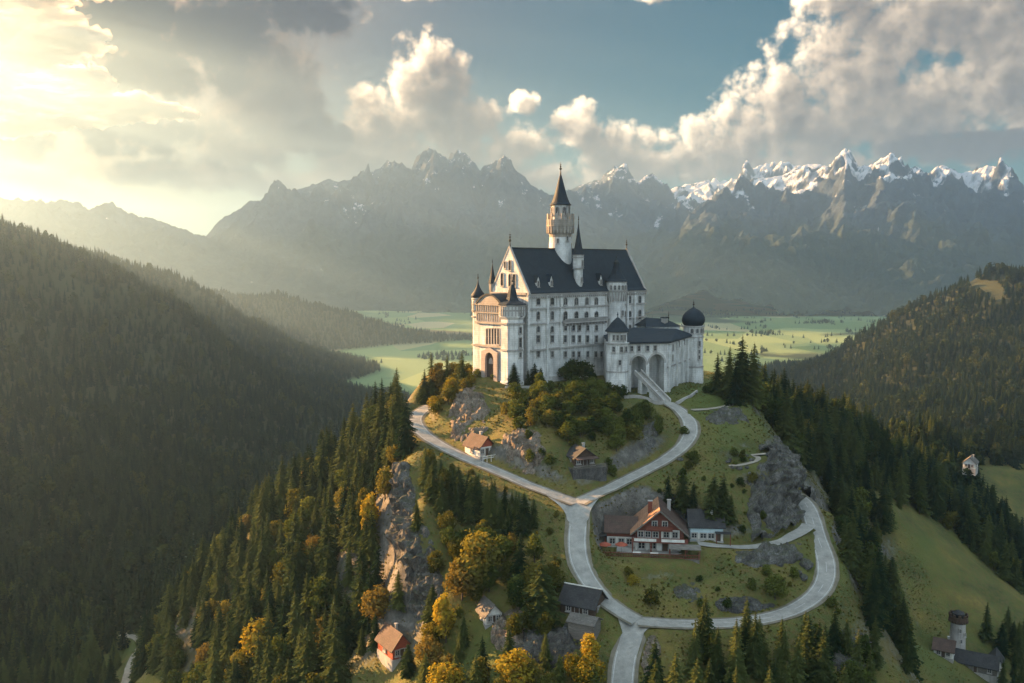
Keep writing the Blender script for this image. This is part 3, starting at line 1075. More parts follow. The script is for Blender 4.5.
def mat_plain(name, c, rough=0.6, metal=0.0):
    m, t, b = new_mat(name)
    P = t.node('ShaderNodeNewGeometry').outputs['Position']
    n = t.noise(P, 1.5, 4, 0.6)
    t.put(b.inputs['Base Color'], t.ramp(n, [(0.3, tuple(x * 0.8 for x in c)), (0.7, tuple(min(1, x * 1.15) for x in c))]))
    b.inputs['Roughness'].default_value = rough
    b.inputs['Metallic'].default_value = metal
    return m


M_WALL = mat_plaster('weathered_white_limestone', (0.46, 0.455, 0.435), (0.78, 0.765, 0.735), 0.85, 0.45)
M_TRIM = mat_plaster('grey_stone_trim', (0.26, 0.24, 0.22), (0.42, 0.40, 0.37), 0.5)
M_BRICK = mat_plaster('reddish_portal_stone', (0.30, 0.25, 0.22), (0.46, 0.39, 0.34), 0.5, 0.4)
M_SLATE = mat_tiles('dark_blue_slate', (0.008, 0.013, 0.019), (0.017, 0.027, 0.036), 0.6, 0.68)
M_GLASS = mat_plain('dark_window_glass', (0.018, 0.022, 0.026), 0.2)
M_IRON = mat_plain('wrought_iron', (0.03, 0.035, 0.035), 0.5, 0.5)
M_DARKWOOD = mat_wood('dark_oak', (0.045, 0.028, 0.02), (0.10, 0.065, 0.045))
M_CORBEL = mat_plaster('ochre_corbel_stone', (0.25, 0.215, 0.18), (0.42, 0.375, 0.32), 0.6, 0.4)

# ------------------------------------------------------------------ the castle
C0 = Vector((4.5, 260.0, -36.0))
CA = R(45)
castle = thing('castle', 'white stone castle with dark slate roofs and many towers on the hilltop', 'castle', C0, CA)
C_INV = (Matrix.Translation(C0) @ Matrix.Rotation(CA, 4, 'Z')).inverted()


def loc(px, py, Y):
    return C_INV @ at(px, py, Y)


def zl(py, Y):
    return zpx(py, Y) - C0.z


def u_at(px, v, py=330):
    """position along the long front (at depth v) that shows at a photo column"""
    k = at(px, py, 1.0).x
    c = math.sqrt(0.5)
    # 4.5 + c(u - v) = k (260 + c(u + v))
    return (k * (260 + c * v) - 4.5 + c * v) / (c * (1 - k))


def v_at(px, u, py=330):
    k = at(px, py, 1.0).x
    c = math.sqrt(0.5)
    return (4.5 + c * u - k * (260 + c * u)) / (c * (1 + k))


def zc(px, py, v=0.0):
    """local height of what shows at a photo pixel on the long front"""
    u = u_at(px, v, py)
    return zl(py, 260 + math.sqrt(0.5) * (u + v))


ZE = zc(527, 293.5)              # eaves of the palace
ZR = zl(248, 265.3)              # ridge
LEN, WID = 56.0, 15.0

# walls of the palace
bm = bmesh.new()
add_prism(bm, [(0, 0), (LEN, 0), (LEN, WID), (0, WID)], -4, ZE)
for u in (0.0, LEN - 0.5):
    add_extr(bm, [(u, 0.0, ZE), (u, WID, ZE), (u, WID / 2, ZR + 0.4)], (0.5, 0, 0))
palace = obj('palace_wall', bm, M_WALL, castle)
u1, u2 = u_at(560.5, 0), u_at(604, 0)
obj('projecting_bay', bmx(add_box, u1, u2, -0.45, 0.1, -4, ZE - 0.9), M_WALL, castle)
# plinth
obj('plinth', bmx(add_box, 0.6, LEN, -0.75, 0.0, -4, 3.0), M_WALL, castle)
# pilasters and string courses
for px in (527.5, 546.5, 560.0, 604.5, 626.5, 633.5):
    u = u_at(px, 0)
    obj('pilaster', bmx(add_box, u - 0.35, u + 0.35, -0.62, 0.0, -4, ZE - 0.6), M_WALL, castle)
bm = bmesh.new()
for py, pr, th in ((308.5, 0.55, 0.45), (323.5, 0.55, 0.4), (349.5, 0.6, 0.45)):
    z = zc(540, py)
    add_box(bm, -0.3, LEN + 0.3, -pr, 0.0, z - th / 2, z + th / 2)
    add_box(bm, u1 - 0.2, u2 + 0.2, -pr - 0.3, -pr + 0.02, z - th / 2, z + th / 2)
obj('string_course', bm, M_TRIM, castle)
bm = bmesh.new()
add_box(bm, -0.4, LEN + 0.4, -0.85, 0.0, ZE - 0.45, ZE + 0.1)
add_box(bm, -0.4, LEN + 0.4, -0.6, 0.0, ZE - 0.95, ZE - 0.45)
k = 0.3
while k < LEN:
    add_box(bm, k, k + 0.42, -0.95, -0.45, ZE - 1.5, ZE - 0.9)
    k += 0.95
obj('cornice', bm, M_TRIM, castle)
bm = bmesh.new()
add_box(bm, -0.5, 0.0, 0.3, WID - 0.2, ZE - 0.5, ZE + 0.2)
obj('gable_cornice', bm, M_TRIM, castle)

# roof
bm = bmesh.new()
for sgn in (0, 1):
    ye, yr = (-0.95, WID / 2) if sgn == 0 else (WID + 0.95, WID / 2)
    slope = (ZR - ZE) / (WID / 2)
    ym = ye + (0.9 if sgn == 0 else -0.9)
    prof = [(ye, ZE + 0.12), (ym, ZE + 0.75), (yr, ZR), (yr, ZR - 0.5), (ym, ZE + 0.25), (ye, ZE - 0.12)]
    add_extr(bm, [(0.52, y, z) for y, z in prof], (LEN - 1.0, 0, 0))
roof = obj('main_roof', bm, M_SLATE, castle)
obj('roof_ridge', bmx(add_box, 0.3, LEN - 0.3, WID / 2 - 0.22, WID / 2 + 0.22, ZR - 0.1, ZR + 0.22), M_IRON, roof)
# gable copings
bm = bmesh.new()
for u in (-0.12, LEN - 0.62):
    bm = bmesh.new()
    for s in (0, 1):
        y0 = -0.7 if s == 0 else WID + 0.7
        add_extr(bm, [(u, y0, ZE + 0.05), (u, WID / 2, ZR + 0.75), (u, WID / 2, ZR + 0.15), (u, y0 + (0.5 if s == 0 else -0.5), ZE - 0.2)], (0.74, 0, 0))
    obj('gable_coping', bm, M_TRIM, castle)


def finial(parent, x, y, z, h, r=0.16):
    bm = bmesh.new()
    add_lathe(bm, x, y, [(r, z - 0.3), (r * 0.5, z + h * 0.25), (r * 1.7, z + h * 0.36), (r * 1.7, z + h * 0.42), (r * 0.45, z + h * 0.5), (r * 1.2, z + h * 0.62), (r * 0.35, z + h * 0.7), (0.02, z + h)], 8)
    add_box(bm, x - h * 0.10, x + h * 0.10, y - 0.05, y + 0.05, z + h * 0.76, z + h * 0.80)
    return obj('finial', bm, M_IRON, parent)


finial(castle, 0.3, WID / 2, ZR + 0.6, 4.2, 0.22)
finial(castle, LEN - 0.3, WID / 2, ZR + 0.6, 3.4, 0.2)

# windows: a stone surround with a dark pane set in it; all built facing -y
_win = {}


def window_mesh(w, h, arch, lights=1):
    key = (w, h, arch, lights)
    if key in _win:
        return _win[key]
    fr, pn = bmesh.new(), bmesh.new()
    t_, d = 0.20, 0.24
    n = 8

    def outline(hw, hh, base):
        p = [(-hw, base), (hw, base)]
        if arch:
            zc_ = hh - hw
            p += [(hw * math.cos(math.pi * k / n), zc_ + hw * math.sin(math.pi * k / n)) for k in range(n + 1)]
        else:
            p += [(hw, hh), (-hw, hh)]
        return p
    o, i = outline(w / 2 + t_, h + t_, -t_), outline(w / 2, h, 0.0)
    ov = [[fr.verts.new((x, -d, z)) for x, z in o], [fr.verts.new((x, 0.05, z)) for x, z in o]]
    iv = [[fr.verts.new((x, -d, z)) for x, z in i], [fr.verts.new((x, 0.05, z)) for x, z in i]]
    m = len(o)
    for k in range(m):
        j = (k + 1) % m
        fr.faces.new((ov[0][k], ov[0][j], iv[0][j], iv[0][k]))
        fr.faces.new((ov[1][k], ov[1][j], ov[0][j], ov[0][k]))
        fr.faces.new((iv[0][k], iv[0][j], iv[1][j], iv[1][k]))
    add_box(fr, -w / 2 - t_ - 0.12, w / 2 + t_ + 0.12, -d - 0.14, 0.0, -t_ - 0.16, -t_ + 0.004)
    if lights > 1:
        for k in range(1, lights):
            x = -w / 2 + w * k / lights
            add_box(fr, x - 0.07, x + 0.07, -d + 0.03, 0.04, 0, h * (0.9 if arch else 1.0))
    pn.faces.new([pn.verts.new((x, -0.05, z)) for x, z in i])
    for x in ((0.0,) if lights == 1 else ()):
        add_box(pn, x - 0.03, x + 0.03, -0.10, -0.055, 0, h - (0.06 if not arch else 0.05), 1)
    add_box(pn, -w / 2, w / 2, -0.095, -0.056, h * 0.5 - 0.03, h * 0.5 + 0.03, 1)
    me1, me2 = bpy.data.meshes.new('window'), bpy.data.meshes.new('pane')
    for bm_, me in ((fr, me1), (pn, me2)):
        bmesh.ops.recalc_face_normals(bm_, faces=bm_.faces[:])
        bm_.to_mesh(me)
        bm_.free()
    me1.materials.append(M_TRIM)
    me2.materials.append(M_GLASS)
    me2.materials.append(M_TRIM)
    _win[key] = (me1, me2)
    return _win[key]


def window(parent, x, y, z, rz, w=1.0, h=2.0, arch=True, lights=1):
    a, b = window_mesh(w, h, arch, lights)
    o = link(bpy.data.objects.new('window', a), parent)
    o.location = (x, y, z)
    o.rotation_euler = (0, 0, rz)
    link(bpy.data.objects.new('pane', b), o)
    return o


FV = -0.003
BV = -0.453


def front_window(px, py_top, py_bot, w=0.95, arch=True, lights=1):
    u = u_at(px, 0, (py_top + py_bot) / 2)
    v = BV if u1 < u < u2 else FV
    z0, z1 = zc(px, py_bot), zc(px, py_top)
    window(castle, u, v, z0, 0, round(w * 1.22, 2), round(z1 - z0, 1), arch, lights)


for px in (538, 552, 564, 575, 585.5, 595):
    front_window(px, 297.6, 304.6, 1.15, True, 2 if px > 560 else 1)
for px in (538, 552):
    front_window(px, 311.5, 319.5, 0.95)
for px in (564, 575, 585, 595):
    front_window(px, 311.5, 320.0, 1.3, True)
for px in (538, 552, 564, 572, 578, 586.3, 595):
    front_window(px, 324.9 if px > 560 else 326.2, 330.4 if px > 560 else 332.0, 0.95)
for px in (538, 552, 563.8, 572, 578, 586, 595):
    front_window(px, 335.5, 342.0, 1.0, False)
for px in (538, 552, 564, 572, 577.5, 586.3, 594.5, 600):
    front_window(px, 351.5, 356.8, 0.9, False)
for px, rows in ((629.5, ((296, 303), (311, 319), (325, 331))), (639.5, ((296, 303), (310, 319), (325, 331))), (624.0, ((311, 318),))):
    for a, b in rows:
        front_window(px, a, b, 0.95)
# balcony along the bay
z = zc(575, 321.5)
bm = bmesh.new()
add_box(bm, u1 + 0.3, u2 - 0.2, -1.7, -0.44, z - 0.35, z)
k = u1 + 0.6
while k < u2 - 0.4:
    add_box(bm, k, k + 0.3, -1.55, -0.44, z - 1.1, z - 0.34)
    k += 1.5
balc = obj('balcony', bm, M_TRIM, castle)
bm = bmesh.new()
add_box(bm, u1 + 0.3, u2 - 0.2, -1.68, -1.5, z + 0.95, z + 1.12)
k = u1 + 0.35
while k < u2 - 0.2:
    add_box(bm, k, k + 0.15, -1.66, -1.52, z, z + 0.96)
    k += 0.34
obj('balustrade', bm, M_TRIM, balc)

# dormers on the front roof slope
for px, py0, py1 in ((536.8, 288, 275), (550, 287.5, 274), (599.5, 286, 273)):
    v0 = 1.25
    u = u_at(px, v0, 284)
    z0, z1 = zc(px, py0, v0), zc(px, py1, v0)
    hh = z1 - z0
    bm = bmesh.new()
    add_box(bm, u - 0.8, u + 0.8, v0 - 0.5, v0 + 2.2, z0, z0 + hh * 0.5)
    add_extr(bm, [(u - 0.8, v0 - 0.5, z0 + hh * 0.5), (u + 0.8, v0 - 0.5, z0 + hh * 0.5), (u, v0 - 0.5, z1 - 0.25)], (0, 0.3, 0))
    dm = obj('dormer', bm, M_WALL, castle)
    bm = bmesh.new()
    for s in (-1, 1):
        add_extr(bm, [(u + s * 1.0, v0 - 0.65, z0 + hh * 0.42), (u, v0 - 0.65, z1), (u, v0 - 0.65, z1 - 0.28), (u + s * 0.85, v0 - 0.65, z0 + hh * 0.42 - 0.1)], (0, 4.2, 0))
    obj('dormer_roof', bm, M_SLATE, dm)
    window(dm, u, v0 - 0.5, z0 + 0.5, 0, 0.6, 1.5)

# gable windows (gable faces -x)
RZ_W = R(-90)
for px, a, b, w in ((502.5, 273, 285.5, 1.1), (510.2, 274, 286, 1.0), (514.6, 274, 286.5, 1.0), (505.3, 261.5, 268, 0.7), (510.2, 260.5, 270, 0.9)):
    v = v_at(px, 0, b)
    Y = 260 + math.sqrt(0.5) * v
    window(castle, 0.0, v, zl(b, Y), RZ_W, w, round(zl(a, Y) - zl(b, Y), 1))

# ---- west wing in front of the gable
ZW = zl(303.5, 262.5)
wu = -7.0
bm = bmesh.new()
add_box(bm, wu, 0.0, 2.0, WID, -4, ZW)
obj('west_wing_wall', bm, M_WALL, castle)
bm = bmesh.new()
z2, z3 = zl(312.5, 262.5), zl(322.5, 262.5)
add_box(bm, wu - 0.45, 0.0, 1.9, WID - 0.6, ZW - 0.5, ZW + 0.15)
add_box(bm, wu - 0.35, wu, 1.9, WID - 0.6, z2 - 0.2, z2 + 0.2)
add_box(bm, wu - 0.6, wu, 1.9, WID - 0.6, z3 - 0.3, z3 + 0.3)
zz = zl(345.5, 262.5)
add_box(bm, wu - 0.55, wu, 1.9, WID - 0.6, zz - 0.3, zz + 0.3)
for z in ((ZW + z2) / 2, (z2 + z3) / 2):
    k = 3.2
    while k < WID - 1:
        add_box(bm, wu - 0.25, wu, k, k + 0.4, z - 1.0, z + 1.0)
        k += 0.95
obj('arcaded_frieze', bm, M_CORBEL, castle)
# curved pediment over the wing with its little roof
zt = zl(294.0, 262.5)
pts = [(3.5 + 10.3 * k / 16, ZW + 0.1 + (zt - ZW) * math.sin(math.pi * k / 16) ** 0.8) for k in range(17)]
obj('curved_pediment', bmx(add_extr, [(wu - 0.3, y, z) for y, z in pts], (0.5, 0, 0)), M_CORBEL, castle)
obj('wing_roof', bmx(add_extr, [(wu - 0.55, 8.65 + (y - 8.65) * 1.05, z + 0.1) for y, z in pts] + [(wu - 0.55, 8.65 + (y - 8.65) * 0.96, z - 0.35) for y, z in pts[::-1]], (7.4, 0, 0)), M_SLATE, castle)
for k in range(5):
    v = v_at(487.6 + 2.75 * k, wu, 336)
    Y = 260 + math.sqrt(0.5) * (wu + v)
    window(castle, wu, v, zl(344.2, Y), RZ_W, 0.75, 4.6)
# portal
v = v_at(491.3, wu, 360)
zb, ztop = zl(379, 262), zl(352, 262)
bm = bmesh.new()
hw = 1.75
n = 12
oy = [(-3.4, zb - 2), (-3.4, ztop + 0.2), (0, ztop + 1.5), (3.4, ztop + 0.2), (3.4, zb - 2)]
arch = [(hw * math.cos(math.pi * k / n), ztop - hw - 0.4 + 1.5 * hw * math.sin(math.pi * k / n) * 0.9) for k in range(n + 1)]
ring_o = [(-3.4, zb - 2), (-3.4, ztop - 1.0), (-3.4, ztop + 0.2), (-1.7, ztop + 0.9), (0, ztop + 1.5), (1.7, ztop + 0.9), (3.4, ztop + 0.2), (3.4, ztop - 1.0), (3.4, zb - 2)]
ring_i = [(-hw, zb - 2), (-hw, ztop - hw - 0.4), (-hw * 0.92, ztop - 1.2), (-hw * 0.62, ztop - 0.3), (0, ztop + 0.1), (hw * 0.62, ztop - 0.3), (hw * 0.92, ztop - 1.2), (hw, ztop - hw - 0.4), (hw, zb - 2)]
for k in range(len(ring_o) - 1):
    for fx in (wu - 0.9,):
        q = [bm.verts.new((fx, v + y, z)) for y, z in (ring_o[k], ring_o[k + 1], ring_i[k + 1], ring_i[k])]
        bm.faces.new(q)
    q = [bm.verts.new(p) for p in ((wu - 0.9, v + ring_i[k][0], ring_i[k][1]), (wu - 0.9, v + ring_i[k + 1][0], ring_i[k + 1][1]), (wu + 0.02, v + ring_i[k + 1][0], ring_i[k + 1][1]), (wu + 0.02, v + ring_i[k][0], ring_i[k][1]))]
    bm.faces.new(q)
    q = [bm.verts.new(p) for p in ((wu - 0.9, v + ring_o[k][0], ring_o[k][1]), (wu - 0.9, v + ring_o[k + 1][0], ring_o[k + 1][1]), (wu + 0.02, v + ring_o[k + 1][0], ring_o[k + 1][1]), (wu + 0.02, v + ring_o[k][0], ring_o[k][1]))]
    bm.faces.new(q)
portal = obj('portal', bm, M_BRICK, castle)
bm = bmesh.new()
add_extr(bm, [(wu - 0.12, v + y, z) for y, z in ring_i], (0.1, 0, 0))
door = obj('door', bm, M_DARKWOOD, portal)
obj('door_light', bmx(add_extr, [(wu - 0.2, v + y * 0.5, zb + (z - zb) * 0.80) for y, z in ring_i[1:-1]], (0.05, 0, 0)), M_BRICK, portal)


def round_roof(r, z0, z1, bell=0.55):
    h = z1 - z0
    return [(r, z0 - 0.15), (r * 1.0, z0), (r * (0.80 if bell else 0.86), z0 + 0.12 * h), (r * bell, z0 + 0.38 * h), (r * bell * 0.5, z0 + 0.7 * h), (0.06, z1)]


# front turret of the wing (octagonal, bell cap)
tu, tv, tr = -4.4, 1.9, 3.45
Yt = 260 + math.sqrt(0.5) * (tu + tv)
o8 = math.pi / 8
zt = zl(304.5, Yt - 2)
bm = bmesh.new()
add_lathe(bm, tu, tv, [(tr + 0.25, -4), (tr + 0.25, 2.5), (tr, 2.9), (tr, zt - 4.3), (tr + 0.45, zt - 3.6), (tr + 0.45, zt)], 8, o8)
ft = obj('front_turret', bm, M_WALL, castle)
bm = bmesh.new()
for py, e in ((305.5, 0.62), (310.5, 0.55), (323.5, 0.42), (350, 0.3)):
    z = zl(py, Yt - 2)
    add_lathe(bm, tu, tv, [(tr + e, z - 0.25), (tr + e, z + 0.25)], 8, o8)
add_ring_blocks(bm, tu, tv, tr + 0.5, 24, 0.35, 0.5, zt - 3.3, zt - 0.6)
obj('turret_bands', bm, M_TRIM, ft)
bm = bmesh.new()
add_lathe(bm, tu, tv, [(tr + 0.9, zt - 0.1), (tr + 0.9, zt + 0.12), (tr * 0.62, zt + 1.0), (tr * 0.46, zt + 2.0), (tr * 0.34, zt + 4.0), (tr * 0.16, zt + 5.6), (0.08, zl(284.5, Yt))], 8, o8)
obj('turret_roof', bm, M_SLATE, ft)
finial(ft, tu, tv, zl(284.5, Yt), 2.6)
ap = (tr + 0.0) * math.cos(o8)
for py0, py1, w in ((333, 327.5, 0.9), (347, 338, 1.0), (357, 353, 0.8), (317, 313.2, 0.7)):
    window(ft, tu, tv - ap - (0.45 if py0 < 320 else 0.0), zl(py0, Yt - 2), 0, w, round(zl(py1, Yt) - zl(py0, Yt), 1), False)

# far turret of the wing (round, onion cap)
p = loc(478.3, 372, 267.0)
lu, lv = p.x, p.y
lr = 1.55
Yl = 267.0
zt = zl(297.5, Yl)
bm = bmesh.new()
add_lathe(bm, lu, lv, [(lr + 0.3, -5), (lr + 0.3, 4), (lr, 4.6), (lr, zt - 4.6), (lr + 0.3, zt - 4.0), (lr + 0.3, zt)], 18)
lt = obj('corner_turret', bm, M_WALL, castle)
bm = bmesh.new()
for py in (299, 304, 310.5, 316.5, 344.5):
    z = zl(py, Yl)
    add_lathe(bm, lu, lv, [(lr + 0.42, z - 0.18), (lr + 0.42, z + 0.18)], 18)
add_ring_blocks(bm, lu, lv, lr + 0.40, 12, 0.3, 0.4, zt - 3.6, zt - 0.9)
obj('turret_bands', bm, M_CORBEL, lt)
h = zl(281.0, Yl) - zt
bm = bmesh.new()
add_lathe(bm, lu, lv, [(lr + 0.35, zt - 0.05), (lr + 0.55, zt + 0.08 * h), (lr + 0.45, zt + 0.2 * h), (lr * 0.75, zt + 0.42 * h), (lr * 0.42, zt + 0.6 * h), (lr * 0.2, zt + 0.8 * h), (0.06, zt + h)], 18)
obj('turret_roof', bm, M_SLATE, lt, True)
finial(lt, lu, lv, zt + h, 2.4)
# pinnacle on the far corner of the gable
pu, pv = 0.6, WID + 0.3
Yp = 260 + math.sqrt(0.5) * (pu + pv)
zt = zl(283, Yp)
pin = obj('pinnacle', bmx(add_lathe, pu, pv, [(0.6, zt - 6), (1.1, zt - 1.6), (1.1, zt)], 8, o8), M_CORBEL, castle)
obj('pinnacle_roof', bmx(add_lathe, pu, pv, [(1.35, zt - 0.1), (1.2, zt + 0.6), (0.65, zt + 2.4), (0.25, zt + 4.6), (0.05, zl(264, Yp))], 8, o8), M_SLATE, pin)
finial(pin, pu, pv, zl(264, Yp), 1.6, 0.1)

# ---- the tall tower astride the ridge
tv = 8.2
tu = u_at(560.3, tv, 240)
Yk = 260 + math.sqrt(0.5) * (tu + tv)
zg0, zg1, zs0, zs1 = zl(235, Yk), zl(214, Yk), zl(205, Yk), zl(173, Yk)
bm = bmesh.new()
add_lathe(bm, tu, tv, [(3.75, ZE - 3), (3.55, ZR), (3.3, zg0), (3.0, zg0 + 0.1)], 28)
kt = obj('tall_tower', bm, M_WALL, castle)
bm = bmesh.new()
zf = zg0 + 0.42 * (zg1 - zg0)
add_lathe(bm, tu, tv, [(3.3, zg0 - 1.0), (3.5, zg0), (4.0, zg0 + 1.2), (4.15, zf - 0.3), (4.3, zf), (4.3, zf + 0.3), (2.6, zf + 0.3)], 28)
add_ring_blocks(bm, tu, tv, 4.32, 24, 0.42, 1.1, zg0 + 0.5, zf - 0.1)
gal = obj('gallery', bm, M_CORBEL, kt)
bm = bmesh.new()
zp = zf + 0.52 * (zg1 - zf)
add_lathe(bm, tu, tv, [(4.3, zf + 0.28), (4.3, zp), (3.95, zp), (3.95, zf + 0.28)], 28)
add_ring_blocks(bm, tu, tv, 4.36, 28, 0.3, 0.2, zf + 0.3, zp - 0.1)
add_ring_blocks(bm, tu, tv, 4.32, 14, 0.85, 0.35, zp, zg1)
obj('battlement', bm, M_CORBEL, gal)
bm = bmesh.new()
add_lathe(bm, tu, tv, [(2.85, zf + 0.2), (2.75, zs0 - 0.1), (3.05, zs0 - 0.1), (3.05, zs0 + 0.15)], 16)
lan = obj('lantern', bm, M_WALL, kt)
bm = bmesh.new()
add_ring_blocks(bm, tu, tv, 3.02, 8, 0.55, 0.4, zg1 - 0.6, zs0)
obj('lantern_columns', bm, M_TRIM, lan)
for k in range(8):
    a = math.pi / 8 + k * math.pi / 4
    if math.cos(a + R(45) + R(90)) > -2:
        window(kt, tu + 2.72 * math.cos(a), tv + 2.72 * math.sin(a), zg1 - 0.4, a + R(90), 0.9, 2.4)
h = zs1 - zs0
bm = bmesh.new()
add_lathe(bm, tu, tv, [(3.35, zs0 - 0.1), (3.35, zs0 + 0.12), (2.85, zs0 + 0.07 * h), (2.1, zs0 + 0.26 * h), (1.3, zs0 + 0.55 * h), (0.55, zs0 + 0.84 * h), (0.1, zs1)], 20)
obj('spire', bm, M_SLATE, kt)
finial(kt, tu, tv, zs1, 3.4, 0.24)
for da, zz in ((R(-100), ZR + 2.6), (R(-60), ZR + 0.5), (R(-150), ZR + 1.8)):
    window(kt, tu + 3.42 * math.cos(da), tv + 3.42 * math.sin(da), zz, da + R(90), 0.5, 1.3)

# ---- slim stair turret with a needle spire on the front roof
tv = 1.6
tu = u_at(578.2, tv, 270)
Yn = 260 + math.sqrt(0.5) * (tu + tv)
z0, z1, z2 = zl(288, Yn), zl(254.5, Yn), zl(222, Yn)
bm = bmesh.new()
zm = zl(268.5, Yn)
add_lathe(bm, tu, tv, [(0.9, z0 - 1.2), (1.45, z0 + 1.2), (1.5, zm), (1.75, zm + 0.3), (1.75, z1)], 8, o8)
nt_ = obj('stair_turret', bm, M_WALL, castle)
bm = bmesh.new()
for z in (z1 - 0.2, zm, (zm + z1) / 2 + 1.2):
    add_lathe(bm, tu, tv, [(1.9, z - 0.15), (1.9, z + 0.15)], 8, o8)
obj('turret_bands', bm, M_TRIM, nt_)
h = z2 - z1
obj('needle_spire', bmx(add_lathe, tu, tv, [(2.0, z1 - 0.05), (1.75, z1 + 0.05 * h), (1.25, z1 + 0.22 * h), (0.7, z1 + 0.52 * h), (0.3, z1 + 0.8 * h), (0.05, z2)], 8, o8), M_SLATE, nt_)
finial(nt_, tu, tv, z2, 2.2, 0.13)
for zz, hh in ((zm + 0.8, 1.7), (z0 + 2.0, 1.2)):
    window(nt_, tu, tv - 1.63 - (0 if zz > zm else -0.28), zz, 0, 0.55, hh)

# ---- round tower on the long front
tv = -1.2
tu = u_at(616, tv, 310)
Yf = 260 + math.sqrt(0.5) * (tu + tv)
zh1, zh0 = zl(281.5, Yf), zl(300, Yf)
bm = bmesh.new()
zm = zh0 + 0.45 * (zh1 - zh0)
add_lathe(bm, tu, tv, [(3.0, -4), (2.75, zh0 - 0.6), (2.8, zh0), (3.25, zm), (3.25, zh1), (2.0, zh1)], 24)
rt = obj('front_tower', bm, M_WALL, castle)
bm = bmesh.new()
add_ring_blocks(bm, tu, tv, 3.42, 20, 0.36, 0.75, zh0 - 0.3, zm)
add_lathe(bm, tu, tv, [(3.4, zm - 0.1), (3.4, zm + 0.25)], 24)
add_lathe(bm, tu, tv, [(3.45, zh1 - 0.3), (3.45, zh1 + 0.05)], 24)
obj('tower_corbels', bm, M_TRIM, rt)
for k in range(9):
    a = R(-170) + k * R(22)
    window(rt, tu + 3.22 * math.cos(a), tv + 3.22 * math.sin(a), zm + 0.75, a + R(90), 0.5, 1.25)
h = zl(263.5, Yf) - zh1
bm = bmesh.new()
add_lathe(bm, tu, tv, [(3.7, zh1), (3.7, zh1 + 0.2), (2.9, zh1 + 0.14 * h), (1.9, zh1 + 0.42 * h), (1.15, zh1 + 0.72 * h), (0.95, zh1 + 0.9 * h), (0.85, zh1 + h)], 10)
obj('tower_roof', bm, M_SLATE, rt)
bm = bmesh.new()
add_lathe(bm, tu, tv, [(0.95, zh1 + h - 0.1), (0.95, zh1 + h + 0.4), (0.5, zh1 + h + 0.9), (0.1, zh1 + h + 1.6)], 10)
obj('roof_cap', bm, M_IRON, rt)
finial(rt, tu, tv, zh1 + h + 1.4, 1.4, 0.14)
for zz in (zl(315, Yf), zl(330, Yf)):
    a = R(-95)
    window(rt, tu + 2.80 * math.cos(a), tv + 2.80 * math.sin(a), zz, a + R(90), 0.6, 1.5)

# ---- gatehouse court to the right of the palace
gA, gP, gQ = loc(617, 390, 258), loc(667, 390, 262), loc(690.5, 385, 287)
ZG = zl(342.5, 261)
zg = zl(393, 262) - 4


def dir2(a, b):
    d = Vector((b.x - a.x, b.y - a.y, 0))
    return d.normalized(), d.length


fd, fl = dir2(gA, gP)
fn = Vector((fd.y, -fd.x, 0))
rz_f = math.atan2(fd.y, fd.x)


def along_front(px, py=370):
    """distance along the gate wall that shows at a photo column"""
    pa, pd = castle_m @ gA, (castle_m.to_3x3() @ fd)
    k = at(px, py, 1.0).x
    return (k * pa.y - pa.x) / (pd.x - k * pd.y)


castle_m = C_INV.inverted()
bm = bmesh.new()
TH = 1.2
arches = []
for xa, xb, ytop in ((631.2, 646.0, 356.0), (649.2, 664.2, 354.6)):
    s0, s1 = along_front(xa), along_front(xb)
    arches.append((s0, s1, zl(ytop, 260)))


def fpt(s, d, z):
    q = gA + fd * s + fn * d
    return (q.x, q.y, z)


def front_strip(s0, s1, z0a, z0b, z1):
    q = [bm.verts.new(fpt(s0, 0, z0a)), bm.verts.new(fpt(s1, 0, z0b)), bm.verts.new(fpt(s1, 0, z1)), bm.verts.new(fpt(s0, 0, z1))]
    bm.faces.new(q)


cur = 0.0
for s0, s1, zt in arches:
    front_strip(cur, s0, zg, zg, ZG)
    rad = (s1 - s0) / 2
    n = 14
    pr = [(s0 + rad * (1 - math.cos(math.pi * k / n)), zt - rad * 1.1 + rad * 1.1 * math.sin(math.pi * k / n)) for k in range(n + 1)]
    full = [(s0, zg)] + pr + [(s1, zg)]
    for a, b in zip(pr, pr[1:]):
        front_strip(a[0], b[0], a[1], b[1], ZG)
    for a, b in zip(full, full[1:]):
        q = [bm.verts.new(p) for p in (fpt(a[0], 0, a[1]), fpt(b[0], 0, b[1]), fpt(b[0], -5.5, b[1]), fpt(a[0], -5.5, a[1]))]
        bm.faces.new(q)
    bm.faces.new([bm.verts.new(fpt(s, -5.5, z)) for s, z in full])
    cur = s1
front_strip(cur, fl, zg, zg, ZG)
gw = obj('gate_wall', bm, M_WALL, castle)
bm = bmesh.new()
for s0, s1, zt in arches:        # arch rings
    rad = (s1 - s0) / 2
    n = 14
    for k in range(n):
        a0, a1 = math.pi * k / n, math.pi * (k + 1) / n
        q = []
        for rr, a in ((rad + 0.02, a0), (rad + 0.02, a1), (rad + 0.55, a1), (rad + 0.55, a0)):
            q.append(fpt((s0 + s1) / 2 - rr * math.cos(a), 0.08, zt - rad * 1.1 + rr * 1.1 * math.sin(a)))
        add_extr(bm, q, tuple(-fn * 0.1))
obj('arch_ring', bm, M_TRIM, gw)
